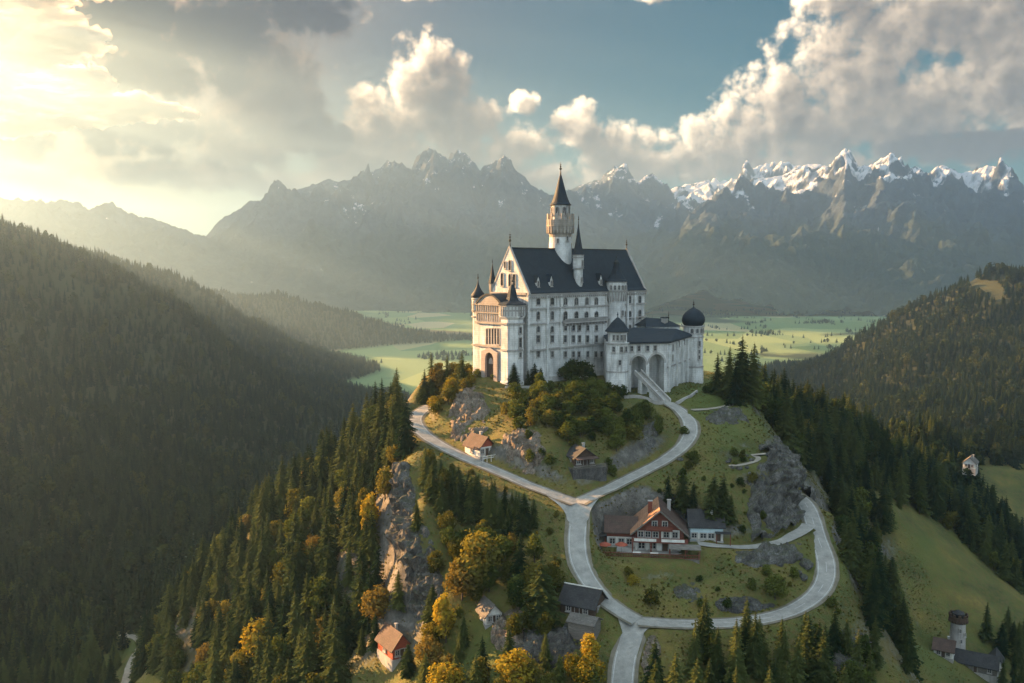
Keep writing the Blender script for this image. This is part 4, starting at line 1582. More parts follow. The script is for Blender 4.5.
# the other walls of the court
poly = [gA + fn * -5.4, gP + fn * -0.01 + fd * -0.0, gQ, Vector((53, 0.0, 0)), Vector((34, 0.0, 0)), gA + fd * -2.9 - fn * 1.0]
bm = bmesh.new()
pa = [(gP.x, gP.y), (gQ.x, gQ.y), (53, -0.3), (34.5, -0.3), (gA.x - fd.x * 2.8, gA.y - fd.y * 2.8)]
for a, b in zip(pa, pa[1:]):
    q = [bm.verts.new((a[0], a[1], zg)), bm.verts.new((b[0], b[1], zg)), bm.verts.new((b[0], b[1], ZG)), bm.verts.new((a[0], a[1], ZG))]
    bm.faces.new(q)
cw = obj('court_wall', bm, M_WALL, castle)
sd, sl = dir2(gP, gQ)
sn = Vector((sd.y, -sd.x, 0))
for s in (1.0, sl * 0.34, sl * 0.56, sl * 0.78):
    q = gP + sd * s
    pts = [(q.x + sd.x * a + sn.x * b, q.y + sd.y * a + sn.y * b) for a, b in ((-0.5, 0.0), (-0.5, 0.7), (0.5, 0.7), (0.5, 0.0))]
    obj('buttress', bmx(add_prism, pts, zg, ZG - 0.8), M_WALL, castle)
bm = bmesh.new()
zs_ = zl(366.5, 264)
for z, e, th in ((ZG - 0.15, 0.35, 0.5), (zs_, 0.3, 0.4)):
    segs = [(gP - sd * 0.0, gQ, sn)] + ([(gA, gP, fn), (Vector((34.5, -0.3, 0)), gA, None)] if z > zs_ + 1 else [])
    for a, b, nn in segs:
        d, l = dir2(a, b)
        nn = Vector((d.y, -d.x, 0))
        pts = [(a.x - d.x * 0.2, a.y - d.y * 0.2), (b.x + d.x * 0.2, b.y + d.y * 0.2), (b.x + d.x * 0.2 + nn.x * e, b.y + d.y * 0.2 + nn.y * e), (a.x - d.x * 0.2 + nn.x * e, a.y - d.y * 0.2 + nn.y * e)]
        add_prism(bm, pts, z - th / 2, z + th / 2)
obj('court_cornice', bm, M_TRIM, castle)
for px in (631.5, 638.8, 647.5, 655.0):
    q = gA + fd * along_front(px, 349)
    window(castle, q.x, q.y, zl(350.8, 260), rz_f, 0.75, 1.4, False)
rz_s = math.atan2(sd.y, sd.x)
for s, a, b in ((sl * 0.20, 350, 345), (sl * 0.20, 360, 355), (sl * 0.45, 346, 340), (sl * 0.67, 344, 338)):
    q = gP + sd * s
    Y = 262 + 25 * s / sl
    window(castle, q.x, q.y, zl(a, Y), rz_s, 0.6, round(zl(b, Y) - zl(a, Y), 1), False)

# court roofs
r1, r2 = loc(634, 328.5, 276), loc(677, 330, 281)
rz1, rz2 = zl(328.5, 276), zl(330, 281)
ov = 0.7
e = [gA - fd * 3 + fn * ov, gP + fn * ov + sn * ov, gQ + sn * ov, Vector((53, -0.2, 0)), Vector((34.5, -0.2, 0))]
bm = bmesh.new()
for dz_, flip in ((0.35, False), (-0.12, True)):
    ev = [bm.verts.new((p.x, p.y, ZG + dz_)) for p in e]
    a, b = bm.verts.new((r1.x, r1.y, rz1 + dz_)), bm.verts.new((r2.x, r2.y, rz2 + dz_))
    for f in ((ev[0], ev[1], b, a), (ev[1], ev[2], b), (ev[2], ev[3], b), (ev[3], ev[4], a, b), (ev[4], ev[0], a)):
        bm.faces.new(f)
    if not flip:
        top = ev
    else:
        for k in range(5):
            j = (k + 1) % 5
            bm.faces.new((top[k], top[j], ev[j], ev[k]))
cr = obj('court_roof', bm, M_SLATE, castle)
bm = bmesh.new()
hall_a, hall_b = loc(641.5, 326, 284), loc(674, 327, 287)
hd, hl = dir2(hall_a, hall_b)
hn = Vector((hd.y, -hd.x, 0))
ze_, zr_ = zl(326.5, 281), zl(317.3, 285)
w_ = 4.2
pts = [(hall_a.x + hn.x * w_, hall_a.y + hn.y * w_), (hall_b.x + hn.x * w_, hall_b.y + hn.y * w_), (hall_b.x - hn.x * w_, hall_b.y - hn.y * w_), (hall_a.x - hn.x * w_, hall_a.y - hn.y * w_)]
add_prism(bm, pts, ZG - 1, ze_)
hall = obj('hall_wall', bm, M_WALL, castle)
bm = bmesh.new()
A_, B_ = hall_a - hd * 0.6, hall_b + hd * 0.6
ra, rb = A_ + hd * 2.2, B_ - hd * 3.5
q = [(A_ + hn * (w_ + .6)), (B_ + hn * (w_ + .6)), (B_ - hn * (w_ + .6)), (A_ - hn * (w_ + .6))]
lo = [bm.verts.new((p.x, p.y, ze_ - 0.1)) for p in q]
hi = [bm.verts.new((ra.x, ra.y, zr_)), bm.verts.new((rb.x, rb.y, zr_ - 0.6))]
for f in ((lo[0], lo[1], hi[1], hi[0]), (lo[1], lo[2], hi[1]), (lo[2], lo[3], hi[0], hi[1]), (lo[3], lo[0], hi[0]), (lo[3], lo[2], lo[1], lo[0])):
    bm.faces.new(f)
obj('hall_roof', bm, M_SLATE, castle)
c_ = loc(664.5, 321, 284)
ch = obj('chimney', bmx(add_box, c_.x - 0.8, c_.x + 0.8, c_.y - 0.7, c_.y + 0.7, ze_ - 1, zl(318, 284)), M_TRIM, castle)
obj('chimney_cap', bmx(add_box, c_.x - 1.0, c_.x + 1.0, c_.y - 0.9, c_.y + 0.9, zl(318, 284), zl(317, 284)), M_SLATE, ch)
c_ = loc(668.5, 321, 283)
finial(castle, c_.x, c_.y, zl(322, 283), 3.6, 0.14)

# gate tower at the left corner of the court
gr = 3.1
zt, zm_ = zl(331.2, 258), zl(343, 258)
bm = bmesh.new()
add_lathe(bm, gA.x, gA.y, [(gr + 0.35, zg), (gr + 0.1, zl(371, 258)), (gr, zl(371, 258) + 0.1), (gr, zm_ - 0.4), (gr + 0.25, zm_ - 0.2), (gr + 0.25, zm_ + 0.2), (gr - 0.35, zm_ + 0.25), (gr - 0.35, zt)], 24)
gt = obj('gate_tower', bm, M_WALL, castle)
bm = bmesh.new()
for z, e_ in ((zm_, 0.34), (zt - 0.2, -0.05), (zl(371, 258), 0.2)):
    add_lathe(bm, gA.x, gA.y, [(gr + e_, z - 0.2), (gr + e_, z + 0.2)], 24)
obj('tower_bands', bm, M_TRIM, gt)
h = zl(317, 258) - zt
bm = bmesh.new()
add_lathe(bm, gA.x, gA.y, [(gr + 0.55, zt - 0.05), (gr + 0.55, zt + 0.15), (gr * 0.86, zt + 0.3 * h), (gr * 0.6, zt + 0.6 * h), (gr * 0.26, zt + 0.85 * h), (0.1, zt + h)], 16)
obj('tower_roof', bm, M_SLATE, gt)
finial(gt, gA.x, gA.y, zt + h, 1.7, 0.15)
cdir = math.atan2(-gA.y - 30, -gA.x + 0)          # roughly towards the valley side that the photo sees
base_a = R(-135)
for da, a, b, w, dr in ((-0.5, 340, 335, 0.5, -0.38), (-0.1, 340, 335, 0.5, -0.38), (0.3, 340, 335, 0.5, -0.38), (0.7, 340, 335, 0.5, -0.38), (-0.45, 351.5, 346.5, 0.75, -0.03), (0.25, 351.5, 346.5, 0.75, -0.03), (0.75, 351.5, 346.5, 0.75, -0.03), (0.12, 364.5, 360, 0.6, -0.03)):
    aa = base_a + da
    window(gt, gA.x + (gr + dr) * math.cos(aa), gA.y + (gr + dr) * math.sin(aa), zl(a, 256), aa + R(90), w, round(zl(b, 256) - zl(a, 256), 1), False)

# domed tower at the right corner
dr_ = 3.2
dc = loc(692.3, 385, 288)
zt = zl(325.5, 288)
bm = bmesh.new()
add_lathe(bm, dc.x, dc.y, [(dr_ + 0.35, zg - 2), (dr_ + 0.2, zl(366, 288)), (dr_, zl(366, 288) + 0.1), (dr_, zt)], 28)
dt = obj('domed_tower', bm, M_WALL, castle)
bm = bmesh.new()
for py, e_ in ((326.2, 0.4), (336.5, 0.22), (366, 0.32)):
    z = zl(py, 288)
    add_lathe(bm, dc.x, dc.y, [(dr_ + e_, z - 0.2), (dr_ + e_, z + 0.2)], 28)
obj('tower_bands', bm, M_TRIM, dt)
h = zl(307.5, 288) - zt
bm = bmesh.new()
prof = [(0.86, 0.0), (1.0, 0.07), (1.12, 0.2), (1.16, 0.32), (1.12, 0.46), (1.0, 0.6), (0.80, 0.74), (0.55, 0.86), (0.28, 0.94), (0.10, 1.0), (0.05, 1.08)]
add_lathe(bm, dc.x, dc.y, [(dr_ * a, zt + h * b) for a, b in prof], 28)
obj('onion_dome', bm, M_SLATE, dt, True)
finial(dt, dc.x, dc.y, zt + h, 2.6, 0.2)
for da in (-0.75, -0.25, 0.25, 0.75, 1.2):
    aa = base_a + 0.45 + da
    window(dt, dc.x + (dr_ - 0.02) * math.cos(aa), dc.y + (dr_ - 0.02) * math.sin(aa), zl(332.6, 286), aa + R(90), 0.75, 1.2, True)
for da, a, b in ((0.15, 345.5, 341), (0.15, 353, 350), (0.15, 358.5, 355.5)):
    aa = base_a + 0.3 + da
    window(dt, dc.x + (dr_ - 0.02) * math.cos(aa), dc.y + (dr_ - 0.02) * math.sin(aa), zl(a, 286), aa + R(90), 0.6, round(zl(b, 286) - zl(a, 286), 1), False)

# ---- stone ramp up to the gate
ra_, rb_ = at(643, 377.5, 257.6), at(668, 403, 250.0)
d = Vector((rb_.x - ra_.x, rb_.y - ra_.y, 0))
L_ = d.length
ramp = thing('stone_ramp', 'narrow stone ramp with parapets rising from the road to the gate arch', 'ramp', (ra_.x, ra_.y, ra_.z), math.atan2(d.y, d.x))
dzr = rb_.z - ra_.z


def slope_box(bm, x0, x1, y0, y1, za, zb):
    """a long block whose top and bottom follow the ramp; za, zb above and below the deck"""
    a = [(x0, y0, dzr * x0 / L_ + za), (x1, y0, dzr * x1 / L_ + za), (x1, y0, dzr * x1 / L_ + zb), (x0, y0, dzr * x0 / L_ + zb)]
    add_extr(bm, a, (0, y1 - y0, 0))


obj('ramp_deck', bmx(slope_box, -2.0, L_, -1.1, 1.1, -0.5, 0.0), MAT_ROAD, ramp)
for s in (-1, 1):
    bm = bmesh.new()
    slope_box(bm, -2.0, L_ - 0.2, s * 1.3 - 0.2, s * 1.3 + 0.2, -0.5, 0.7)
    slope_box(bm, -2.0, L_ - 0.2, s * 1.3 - 0.26, s * 1.3 + 0.26, 0.7, 0.82)
    obj('parapet', bm, M_TRIM, ramp)
bm = bmesh.new()
for x in (-1.0, L_ * 0.36):
    add_box(bm, x, x + 1.6, -1.05, 1.05, dzr * 0.9 - 3, dzr * x / L_ - 0.95)
add_extr(bm, [(L_ * 0.5, -1.0, dzr * 0.5 - 0.45), (L_, -1.0, dzr - 0.45), (L_, -1.0, dzr - 3), (L_ * 0.5, -1.0, dzr - 3)], (0, 2.0, 0))
obj('pier', bm, M_WALL, ramp)


def low_wall(name, label, pts, h=0.9, th=0.5, mat=None, cat='wall', group=None):
    P_ = [at(*p) for p in pts]
    for p in P_:
        p.z = hgt(p.x, p.y)
    bm = bmesh.new()
    for a, b in zip(P_, P_[1:]):
        d = Vector((b.x - a.x, b.y - a.y, 0))
        l = d.length
        if l < 0.01:
            continue
        d /= l
        n_ = Vector((-d.y, d.x, 0)) * th / 2
        k = max(1, int(l / 2))
        for i in range(k):
            p, q = a.lerp(b, i / k), a.lerp(b, (i + 1) / k)
            zz = [hgt(p.x, p.y), hgt(q.x, q.y)]
            add_prism(bm, [(p.x + n_.x - P_[0].x, p.y + n_.y - P_[0].y), (q.x + n_.x - P_[0].x, q.y + n_.y - P_[0].y), (q.x - n_.x - P_[0].x, q.y - n_.y - P_[0].y), (p.x - n_.x - P_[0].x, p.y - n_.y - P_[0].y)],
                      [zz[0] - 0.8 - P_[0].z, zz[1] - 0.8 - P_[0].z, zz[1] - 0.8 - P_[0].z, zz[0] - 0.8 - P_[0].z], [zz[0] + h - P_[0].z, zz[1] + h - P_[0].z, zz[1] + h - P_[0].z, zz[0] + h - P_[0].z])
    o = obj(name, bm, mat or M_TRIM)
    o.location = P_[0]
    return tag(o, label, cat, group)


low_wall('terrace_wall', 'low pale stone wall below the castle gate, left of the ramp foot', [(624, 405, 250.2), (640, 404.2, 250.6), (655, 404, 250.4), (664, 405.5, 249.4)], 0.9)
low_wall('terrace_wall', 'low grey stone wall along the terrace under the castle front', [(505, 386.8, 252.5), (525, 386.5, 253.5), (548, 385.5, 255)], 0.6)
low_wall('terrace_wall', 'short pale stone wall right of the ramp foot beside the summit path', [(676, 405, 251.5), (690, 402.5, 254), (697, 399, 257)], 0.7)


# ------------------------------------------------------------------ rock
M_ROCK = mat_rock('grey_limestone', (0.050, 0.047, 0.044), (0.14, 0.133, 0.122), (0.28, 0.268, 0.25), 0.55)
M_ROCK_WARM = mat_rock('warm_limestone', (0.10, 0.075, 0.055), (0.26, 0.205, 0.16), (0.44, 0.37, 0.30), 0.4)
M_ROCK_DARK = mat_rock('dark_rock', (0.035, 0.034, 0.034), (0.10, 0.095, 0.09), (0.20, 0.19, 0.175), 0.3)


def rock_patch(name, px, py, rx, ry, amp, bias, mat, seed, step=0.45, tilt=0.0):
    """a craggy face laid into the hillside where the photo shows bare rock"""
    c, s = math.cos(tilt), math.sin(tilt)
    B = []
    for k in range(24):
        a = 6.283 * k / 24
        ex, ey = rx * math.cos(a), ry * math.sin(a)
        q = ground_hit(px + c * ex - s * ey, py + s * ex + c * ey)
        B.append((q.x, q.y))
    B = np.array(B)
    ctr = B.mean(0)
    S = np.linalg.inv(np.cov((B - ctr).T) * 2 + np.eye(2) * 0.3)
    ext = np.abs(B - ctr).max(0) + 1.5
    xs = np.arange(-ext[0], ext[0], step) + ctr[0]
    ys = np.arange(-ext[1], ext[1], step) + ctr[1]
    X, Y = np.meshgrid(xs, ys)
    Z = height(X, Y)
    e = 0.8
    gx = (height(X + e, Y) - height(X - e, Y)) / (2 * e)
    gy = (height(X, Y + e) - height(X, Y - e)) / (2 * e)
    ln = np.sqrt(gx ** 2 + gy ** 2 + 1)
    nx, ny, nz = -gx / ln, -gy / ln, 1 / ln
    dx, dy = X - ctr[0], Y - ctr[1]
    r2 = S[0, 0] * dx * dx + 2 * S[0, 1] * dx * dy + S[1, 1] * dy * dy
    r2 = r2 + fbm(X / 5 + seed, Y / 5, 4) * 0.9
    # blocky strata: noise in the plane that holds the face
    q1 = X * 0.8 + Z * 0.35 + seed * 7
    q2 = Y * 0.5 + Z * 1.0
    rid = fbm(q1 / 5.5, q2 / 8.0, 6, 0.56, ridged=True)
    blk = np.floor(fbm(q1 / 2.6 + 9, q2 / 3.4, 3) * 6) / 6
    led = (q2 + 1.4 * fbm(q1 / 4, q2 / 9 + 4, 3)) / 2.3
    led = led - np.floor(led)
    crack = np.abs(pnoise(q1 / 2.0 + 31, q2 / 6.0)) ** 0.5
    tp = np.clip(1.0 - r2, -0.6, 1)
    disp = np.where(tp > 0, np.sqrt(np.abs(tp)), tp * 2) * (bias + amp * (rid - 0.15) + amp * 0.6 * blk - 0.28 * amp * led ** 2 + 0.32 * amp * (crack - 0.6)) - 0.35 + 0.25 * fbm(q1 / 0.9, q2 / 0.9, 3) * (tp > 0)
    disp = np.where(tp > 0, disp, -0.6)
    co = np.stack([X + nx * disp, Y + ny * disp, Z + nz * disp], -1)
    d_, _ = road_dist(X, Y)
    n, m = X.shape
    keep = (r2 < 1.25) & (d_ > 0.9)
    idx = np.arange(n * m).reshape(n, m)
    f = np.stack([idx[:-1, :-1], idx[:-1, 1:], idx[1:, 1:], idx[1:, :-1]], -1)
    ok = keep[:-1, :-1] & keep[:-1, 1:] & keep[1:, 1:] & keep[1:, :-1]
    f = f[ok]
    used = np.unique(f)
    remap = np.full(n * m, -1)
    remap[used] = np.arange(len(used))
    return struct(mesh_np(name, co.reshape(-1, 3)[used], remap[f], mat, smooth=False))


rock_patch('cliff', 405, 522, 13, 60, 4.0, 1.5, M_ROCK, 1, 0.4, -0.10)
rock_patch('cliff', 423, 574, 18, 50, 4.0, 1.3, M_ROCK, 2, 0.4, -0.15)
rock_patch('cliff', 782, 497, 29, 44, 4.5, 1.9, M_ROCK, 3, 0.4, -0.15)
rock_patch('cliff', 468, 414, 20, 28, 3.0, 0.9, M_ROCK_WARM, 4, 0.4, 0.1)
rock_patch('cliff', 524, 450, 24, 22, 2.6, 0.7, M_ROCK_WARM, 5, 0.4, 0.2)
rock_patch('cliff', 770, 556, 34, 12, 2.4, 1.3, M_ROCK, 6, 0.4, -0.1)
rock_patch('cliff', 552, 645, 40, 20, 2.4, 1.0, M_ROCK_DARK, 7, 0.4, -0.2)
rock_patch('cliff', 512, 630, 18, 26, 2.4, 0.9, M_ROCK_WARM, 8, 0.4, 0.3)
rock_patch('cliff', 728, 418, 22, 8, 1.8, 0.8, M_ROCK, 9, 0.4, 0.1)
rock_patch('cliff', 745, 606, 30, 8, 1.4, 0.5, M_ROCK_DARK, 10, 0.4, 0.05)
rock_patch('cliff', 688, 592, 16, 12, 1.4, 0.5, M_ROCK, 11, 0.4, 0.3)
rock_patch('cliff', 650, 655, 10, 22, 1.6, 0.6, M_ROCK_WARM, 12, 0.4, 0.1)
rock_patch('cliff', 850, 655, 22, 22, 2.0, 0.7, M_ROCK_DARK, 13, 0.5, 0.4)
rock_patch('cliff', 650, 434, 10, 12, 1.6, 0.7, M_ROCK, 14, 0.4, 0.4)


def boulder(px, py, size, label, mat, seed, group=None):
    q = ground_hit(px, py)
    bm = bmesh.new()
    bmesh.ops.create_icosphere(bm, subdivisions=3, radius=1)
    for v in bm.verts:
        p = v.co.copy()
        nz = pnoise(np.array([p.x * 1.7 + seed * 3.1, p.y * 3 + 5]), np.array([p.y * 1.7 + p.z, p.z * 3 + seed]))
        f = 1 + 0.28 * nz[0] + 0.12 * nz[1]
        v.co = (p.x * f * size * 1.25, p.y * f * size, p.z * f * size * 0.8)
    o = obj('boulder', bm, mat)
    o.location = (q.x, q.y, hgt(q.x, q.y) + size * 0.15)
    o.rotation_euler = (0, 0, seed)
    return tag(o, label, 'boulder', group)


boulder(806, 566, 1.5, 'largest grey boulder beside the inside of the loop road bend', M_ROCK, 1)
boulder(803, 580, 0.9, 'pale boulder just below the largest boulder at the loop bend', M_ROCK, 2)
boulder(797, 573, 0.8, 'small rounded boulder left of the largest boulder at the loop bend', M_ROCK_DARK, 3)
for i, (px, py, s) in enumerate([(728, 463, 0.6), (732, 468.5, 0.55), (739, 469.5, 0.7), (747, 468, 0.5), (752, 461, 0.65), (746, 456, 0.5), (736, 457, 0.6), (730, 459.5, 0.45)]):
    boulder(px, py, s, 'small pale stone in the ring around the planted knoll above the cliff', M_ROCK, 4 + i, 'stones ringing the knoll')
boulder(680, 460, 0.7, 'lone stone in the grass right of the upper road curve', M_ROCK, 15)
boulder(645, 428, 0.8, 'pale boulder on the grass slope inside the upper road', M_ROCK, 16)
boulder(592, 598, 0.6, 'small stone beside the road above the dark barn', M_ROCK, 17)

# ------------------------------------------------------------------ houses
M_PLASTER = mat_plaster('white_render', (0.55, 0.52, 0.47), (0.72, 0.69, 0.63), 0.35)
M_BLUEWALL = mat_plaster('pale_blue_render', (0.42, 0.54, 0.57), (0.56, 0.66, 0.68), 0.3)
M_REDWALL = mat_wood('red_boards', (0.20, 0.045, 0.028), (0.33, 0.085, 0.045))
M_REDWOOD = mat_wood('red_brown_timber', (0.10, 0.032, 0.022), (0.20, 0.065, 0.042))
M_GREYWOOD = mat_wood('weathered_boards', (0.09, 0.08, 0.07), (0.20, 0.18, 0.155))
T_SUNLIT = mat_tiles('sunlit_orange_tiles', (0.20, 0.10, 0.055), (0.34, 0.185, 0.11), 0.35, 0.8)  # lighter orange copy of the roof tiles, sunlight painted in
T_RED = mat_tiles('red_brown_tiles', (0.048, 0.031, 0.025), (0.100, 0.062, 0.049), 0.35, 0.8, 0.3)
T_DARK = mat_tiles('dark_shingles', (0.018, 0.018, 0.020), (0.048, 0.046, 0.046), 0.35, 0.75, 0.25)
T_GREY = mat_tiles('grey_shingles', (0.075, 0.068, 0.06), (0.15, 0.135, 0.12), 0.35, 0.85, 0.35)


def site(px, py, r):
    q = ground_hit(px, py)
    CLEAR.append((q.x, q.y, r))
    return q


def place_window(parent, x, y, z, rz=0.0, w=0.9, h=1.2, lights=2):
    window(parent, x, y, z, rz, w, h, False, lights)


def gable_parts(root, x0, x1, y0, y1, zb, ze, zr, wall, roof, along='y', over=0.5, gable=None, th=0.22, names=('wall', 'roof'), lit_roof=None):
    """walls and a gable roof whose ridge runs along x or y"""
    bm = bmesh.new()
    add_box(bm, x0, x1, y0, y1, zb, ze)
    w = obj(names[0], bm, wall, root)
    if along == 'y':
        xm = (x0 + x1) / 2
        for y in (y0 + 0.003, y1 - 0.203):
            bm = bmesh.new()
            add_extr(bm, [(x0 + 0.01, y, ze), (x1 - 0.01, y, ze), (xm, y, zr - 0.05)], (0, 0.2, 0))
            obj('gable', bm, gable or wall, root)
    else:
        ym = (y0 + y1) / 2
        for x in (x0 + 0.003, x1 - 0.203):
            bm = bmesh.new()
            add_extr(bm, [(x, y0 + 0.01, ze), (x, y1 - 0.01, ze), (x, ym, zr - 0.05)], (0.2, 0, 0))
            obj('gable', bm, gable or wall, root)
    sl = (zr - ze) / (((x1 - x0) if along == 'y' else (y1 - y0)) / 2)
    for s in (0, 1):
        bm = bmesh.new()
        if along == 'y':
            xe, xm = (x0 - over, (x0 + x1) / 2) if s == 0 else (x1 + over, (x0 + x1) / 2)
            pts = [(xe, y0 - over, ze - sl * over), (xm, y0 - over, zr), (xm, y0 - over, zr + th), (xe, y0 - over, ze - sl * over + th)]
            add_extr(bm, pts, (0, y1 - y0 + 2 * over, 0))
        else:
            ye, ym = (y0 - over, (y0 + y1) / 2) if s == 0 else (y1 + over, (y0 + y1) / 2)
            pts = [(x0 - over, ye, ze - sl * over), (x0 - over, ym, zr), (x0 - over, ym, zr + th), (x0 - over, ye, ze - sl * over + th)]
            add_extr(bm, pts, (x1 - x0 + 2 * over, 0, 0))
        o = obj(names[1], bm, lit_roof if (lit_roof and s == 0) else roof, root)
        if lit_roof and s == 0:  # the slope towards the sun wears the painted sunlit colour
            o['label'] = 'roof slope tinted orange as if sunlit'
    return w


def chimney(root, x, y, z0, z1, w=0.7, mat=None):
    c = obj('chimney', bmx(add_box, x - w / 2, x + w / 2, y - w / 2, y + w / 2, z0, z1), mat or M_TRIM, root)
    obj('chimney_cap', bmx(add_box, x - w / 2 - 0.1, x + w / 2 + 0.1, y - w / 2 - 0.1, y + w / 2 + 0.1, z1 + 0.002, z1 + 0.14), M_TRIM, c)
    return c


def door(root, x, y, z, rz, w=1.0, h=2.1, mat=None):
    bm = bmesh.new()
    add_box(bm, -w / 2, w / 2, -0.09, 0.02, 0, h)
    d = obj('door', bm, mat or M_DARKWOOD, root)
    d.location = (x, y, z)
    d.rotation_euler = (0, 0, rz)
    obj('handle', bmx(add_box, w / 2 - 0.2, w / 2 - 0.08, -0.16, -0.09, 1.0, 1.06), M_IRON, d)
    bm = bmesh.new()
    for a, b in ((-w / 2 - 0.12, -w / 2), (w / 2, w / 2 + 0.12)):
        add_box(bm, a, b, -0.12, 0.02, 0, h + 0.12)
    add_box(bm, -w / 2, w / 2, -0.12, 0.02, h, h + 0.12)
    obj('door_frame', bm, M_TRIM, d)


def rail(root, x0, x1, y0, y1, z, h=1.0, mat=None, name='railing', solid=False):
    """a railing along a straight line, with posts"""
    d = Vector((x1 - x0, y1 - y0, 0))
    L = d.length
    d /= L
    n = Vector((-d.y, d.x, 0)) * 0.05
    bm = bmesh.new()

    def bar(s0, s1, za, zb, k=1.0):
        p, q = Vector((x0, y0, 0)) + d * s0, Vector((x0, y0, 0)) + d * s1
        add_prism(bm, [tuple((p + n * k).xy), tuple((q + n * k).xy), tuple((q - n * k).xy), tuple((p - n * k).xy)], za, zb)
    bar(0, L, z + h - 0.1, z + h, 1.3)
    if solid:
        bar(0, L, z + 0.06, z + h - 0.14, 0.5)
    else:
        bar(0, L, z + 0.12, z + 0.2)
        s = 0.0
        while s <= L:
            bar(max(0, s - 0.04), min(L, s + 0.04), z, z + h - 0.05, 0.8)
            s += 0.32
    return obj(name, bm, mat or M_REDWOOD, root)


# ---- the big chalet
q = site(659, 553.5, 8.5)
chalet = thing('chalet', 'large red timber chalet with one roof slope tinted orange as if sunlit, balconies and terraces', 'chalet', (q.x, q.y, q.z), R(-7))
chalet.scale = (1.14, 1.05, 1.0)
zb = -2.6
obj('foundation', bmx(add_box, -8.3, 7.4, -0.4, 11.2, -4.5, 0.3), M_TRIM, chalet)
ze, zr = 5.0, 9.6
gable_parts(chalet, -4.6, 4.8, 1.0, 11.0, 0.0, ze, zr, M_PLASTER, T_RED, 'y', 1.1, M_REDWOOD, 0.26, lit_roof=T_SUNLIT)
bm = bmesh.new()
add_box(bm, -4.62, 4.82, 0.86, 0.997, 2.9, ze)
add_extr(bm, [(-4.5, 0.86, ze + 0.002), (4.7, 0.86, ze + 0.002), (0.1, 0.86, zr - 0.15)], (0, 0.14, 0))
obj('timber_front', bm, M_REDWOOD, chalet)
obj('front_panel', bmx(add_box, 0.4, 4.0, 0.72, 0.855, 3.0, 5.2), M_PLASTER, chalet)
for x, z in ((-3.6, 3.5), (-2.2, 3.5), (-0.7, 3.5)):
    place_window(chalet, x, 0.858, z)
for x in (-0.9, 1.1):
    place_window(chalet, x, 0.858, 6.0, 0, 0.8, 1.1)
for x, w in ((1.4, 0.9), (3.1, 0.9)):
    place_window(chalet, x, 0.718, 3.6, 0, w, 1.2)
for x in (-3.4, -1.2, 3.4):
    place_window(chalet, x, 0.998, 0.8, 0, 1.1, 1.3)
door(chalet, 1.2, 0.998, 0.3, 0, 1.1, 2.1)
# balconies
for z, x0, x1, yd in ((2.75, -5.4, 5.6, -0.7), (5.25, -2.6, 2.6, 0.0)):
    b_ = obj('balcony', bmx(add_box, x0, x1, yd, 0.86, z - 0.18, z), M_REDWOOD, chalet)
    rail(b_, x0, x1, yd + 0.06, yd + 0.06, z, 0.95, M_REDWOOD, solid=True)
    bm = bmesh.new()
    k = x0 + 0.2
    panels = [(-4.9, -0.6), (0.4, 4.9)] if z < 3 else []
    for a, c in panels:
        o_ = obj('balcony_panel', bmx(add_box, a, c, yd - 0.06, yd - 0.02, z + 0.15, z + 0.8), M_PLASTER, b_)
    bm.free()
for x in (-5.2, -1.6, 2.0, 5.4):
    obj('post', bmx(add_box, x - 0.12, x + 0.12, -0.66, -0.42, 0.3, 2.57), M_REDWOOD, chalet)
# barge boards
for s in (-1, 1):
    bm = bmesh.new()
    sl = (zr - ze) / 4.7
    xe = 0.1 + s * 5.8
    add_extr(bm, [(xe, -0.18, ze - sl * 1.1 - 0.12), (0.1, -0.18, zr - 0.1), (0.1, -0.18, zr + 0.30), (xe, -0.18, ze - sl * 1.1 + 0.30)], (0, 0.07, 0))
    obj('barge_board', bm, M_GREYWOOD, chalet)
chimney(chalet, -1.7, 5.0, 7.0, 10.6, 0.8, M_REDWOOD)
chimney(chalet, 2.2, 8.5, 6.6, 10.0, 0.7)
# left wing
gable_parts(chalet, -10.3, -4.62, 3.2, 9.0, -1.0, 3.9, 6.4, M_PLASTER, T_RED, 'x', 0.6, M_REDWOOD, names=('wing_wall', 'wing_roof'))
obj('wing_boards', bmx(add_box, -10.32, -4.64, 3.06, 3.197, 2.6, 3.9), M_REDWOOD, chalet)
for x in (-9.2, -7.4, -5.8):
    place_window(chalet, x, 3.198, 0.9, 0, 0.9, 1.2)
# open shed at the far left
bm = bmesh.new()
for x in (-13.6, -10.6):
    for y in (2.2, 6.2):
        add_box(bm, x - 0.1, x + 0.1, y - 0.1, y + 0.1, -2.5, 2.5)
shed = obj('lean_to', bm, M_REDWOOD, chalet)
obj('lean_to_roof', bmx(add_extr, [(-14.2, 1.6, 2.45), (-10.34, 1.6, 3.0), (-10.34, 1.6, 3.16), (-14.2, 1.6, 2.6)], (0, 5.2, 0)), T_DARK, shed)
obj('lean_to_wall', bmx(add_box, -13.5, -10.6, 6.0, 6.15, -2.0, 2.4), M_PLASTER, shed)
# terrace
ter = obj('terrace', bmx(add_box, -12.5, 7.6, -3.2, 0.9, -4.0, 0.0), M_GREYWOOD, chalet)
rail(ter, -12.4, 7.5, -3.1, -3.1, 0.0, 0.95, M_REDWOOD)
rail(ter, 7.5, 7.5, -3.1, 0.8, 0.0, 0.95, M_REDWOOD)
rail(ter, -12.4, -12.4, -3.1, 0.8, 0.0, 0.95, M_REDWOOD)
obj('terrace_roof', bmx(add_extr, [(1.8, -3.3, 2.1), (7.9, -3.3, 2.1), (7.9, -3.3, 2.25), (1.8, -3.3, 2.25)], (0, 2.5, 0.35)), M_GREYWOOD, ter)
for x in (2.0, 4.9, 7.7):
    obj('terrace_post', bmx(add_box, x - 0.08, x + 0.08, -3.1, -2.94, 0.002, 2.1), M_REDWOOD, ter)


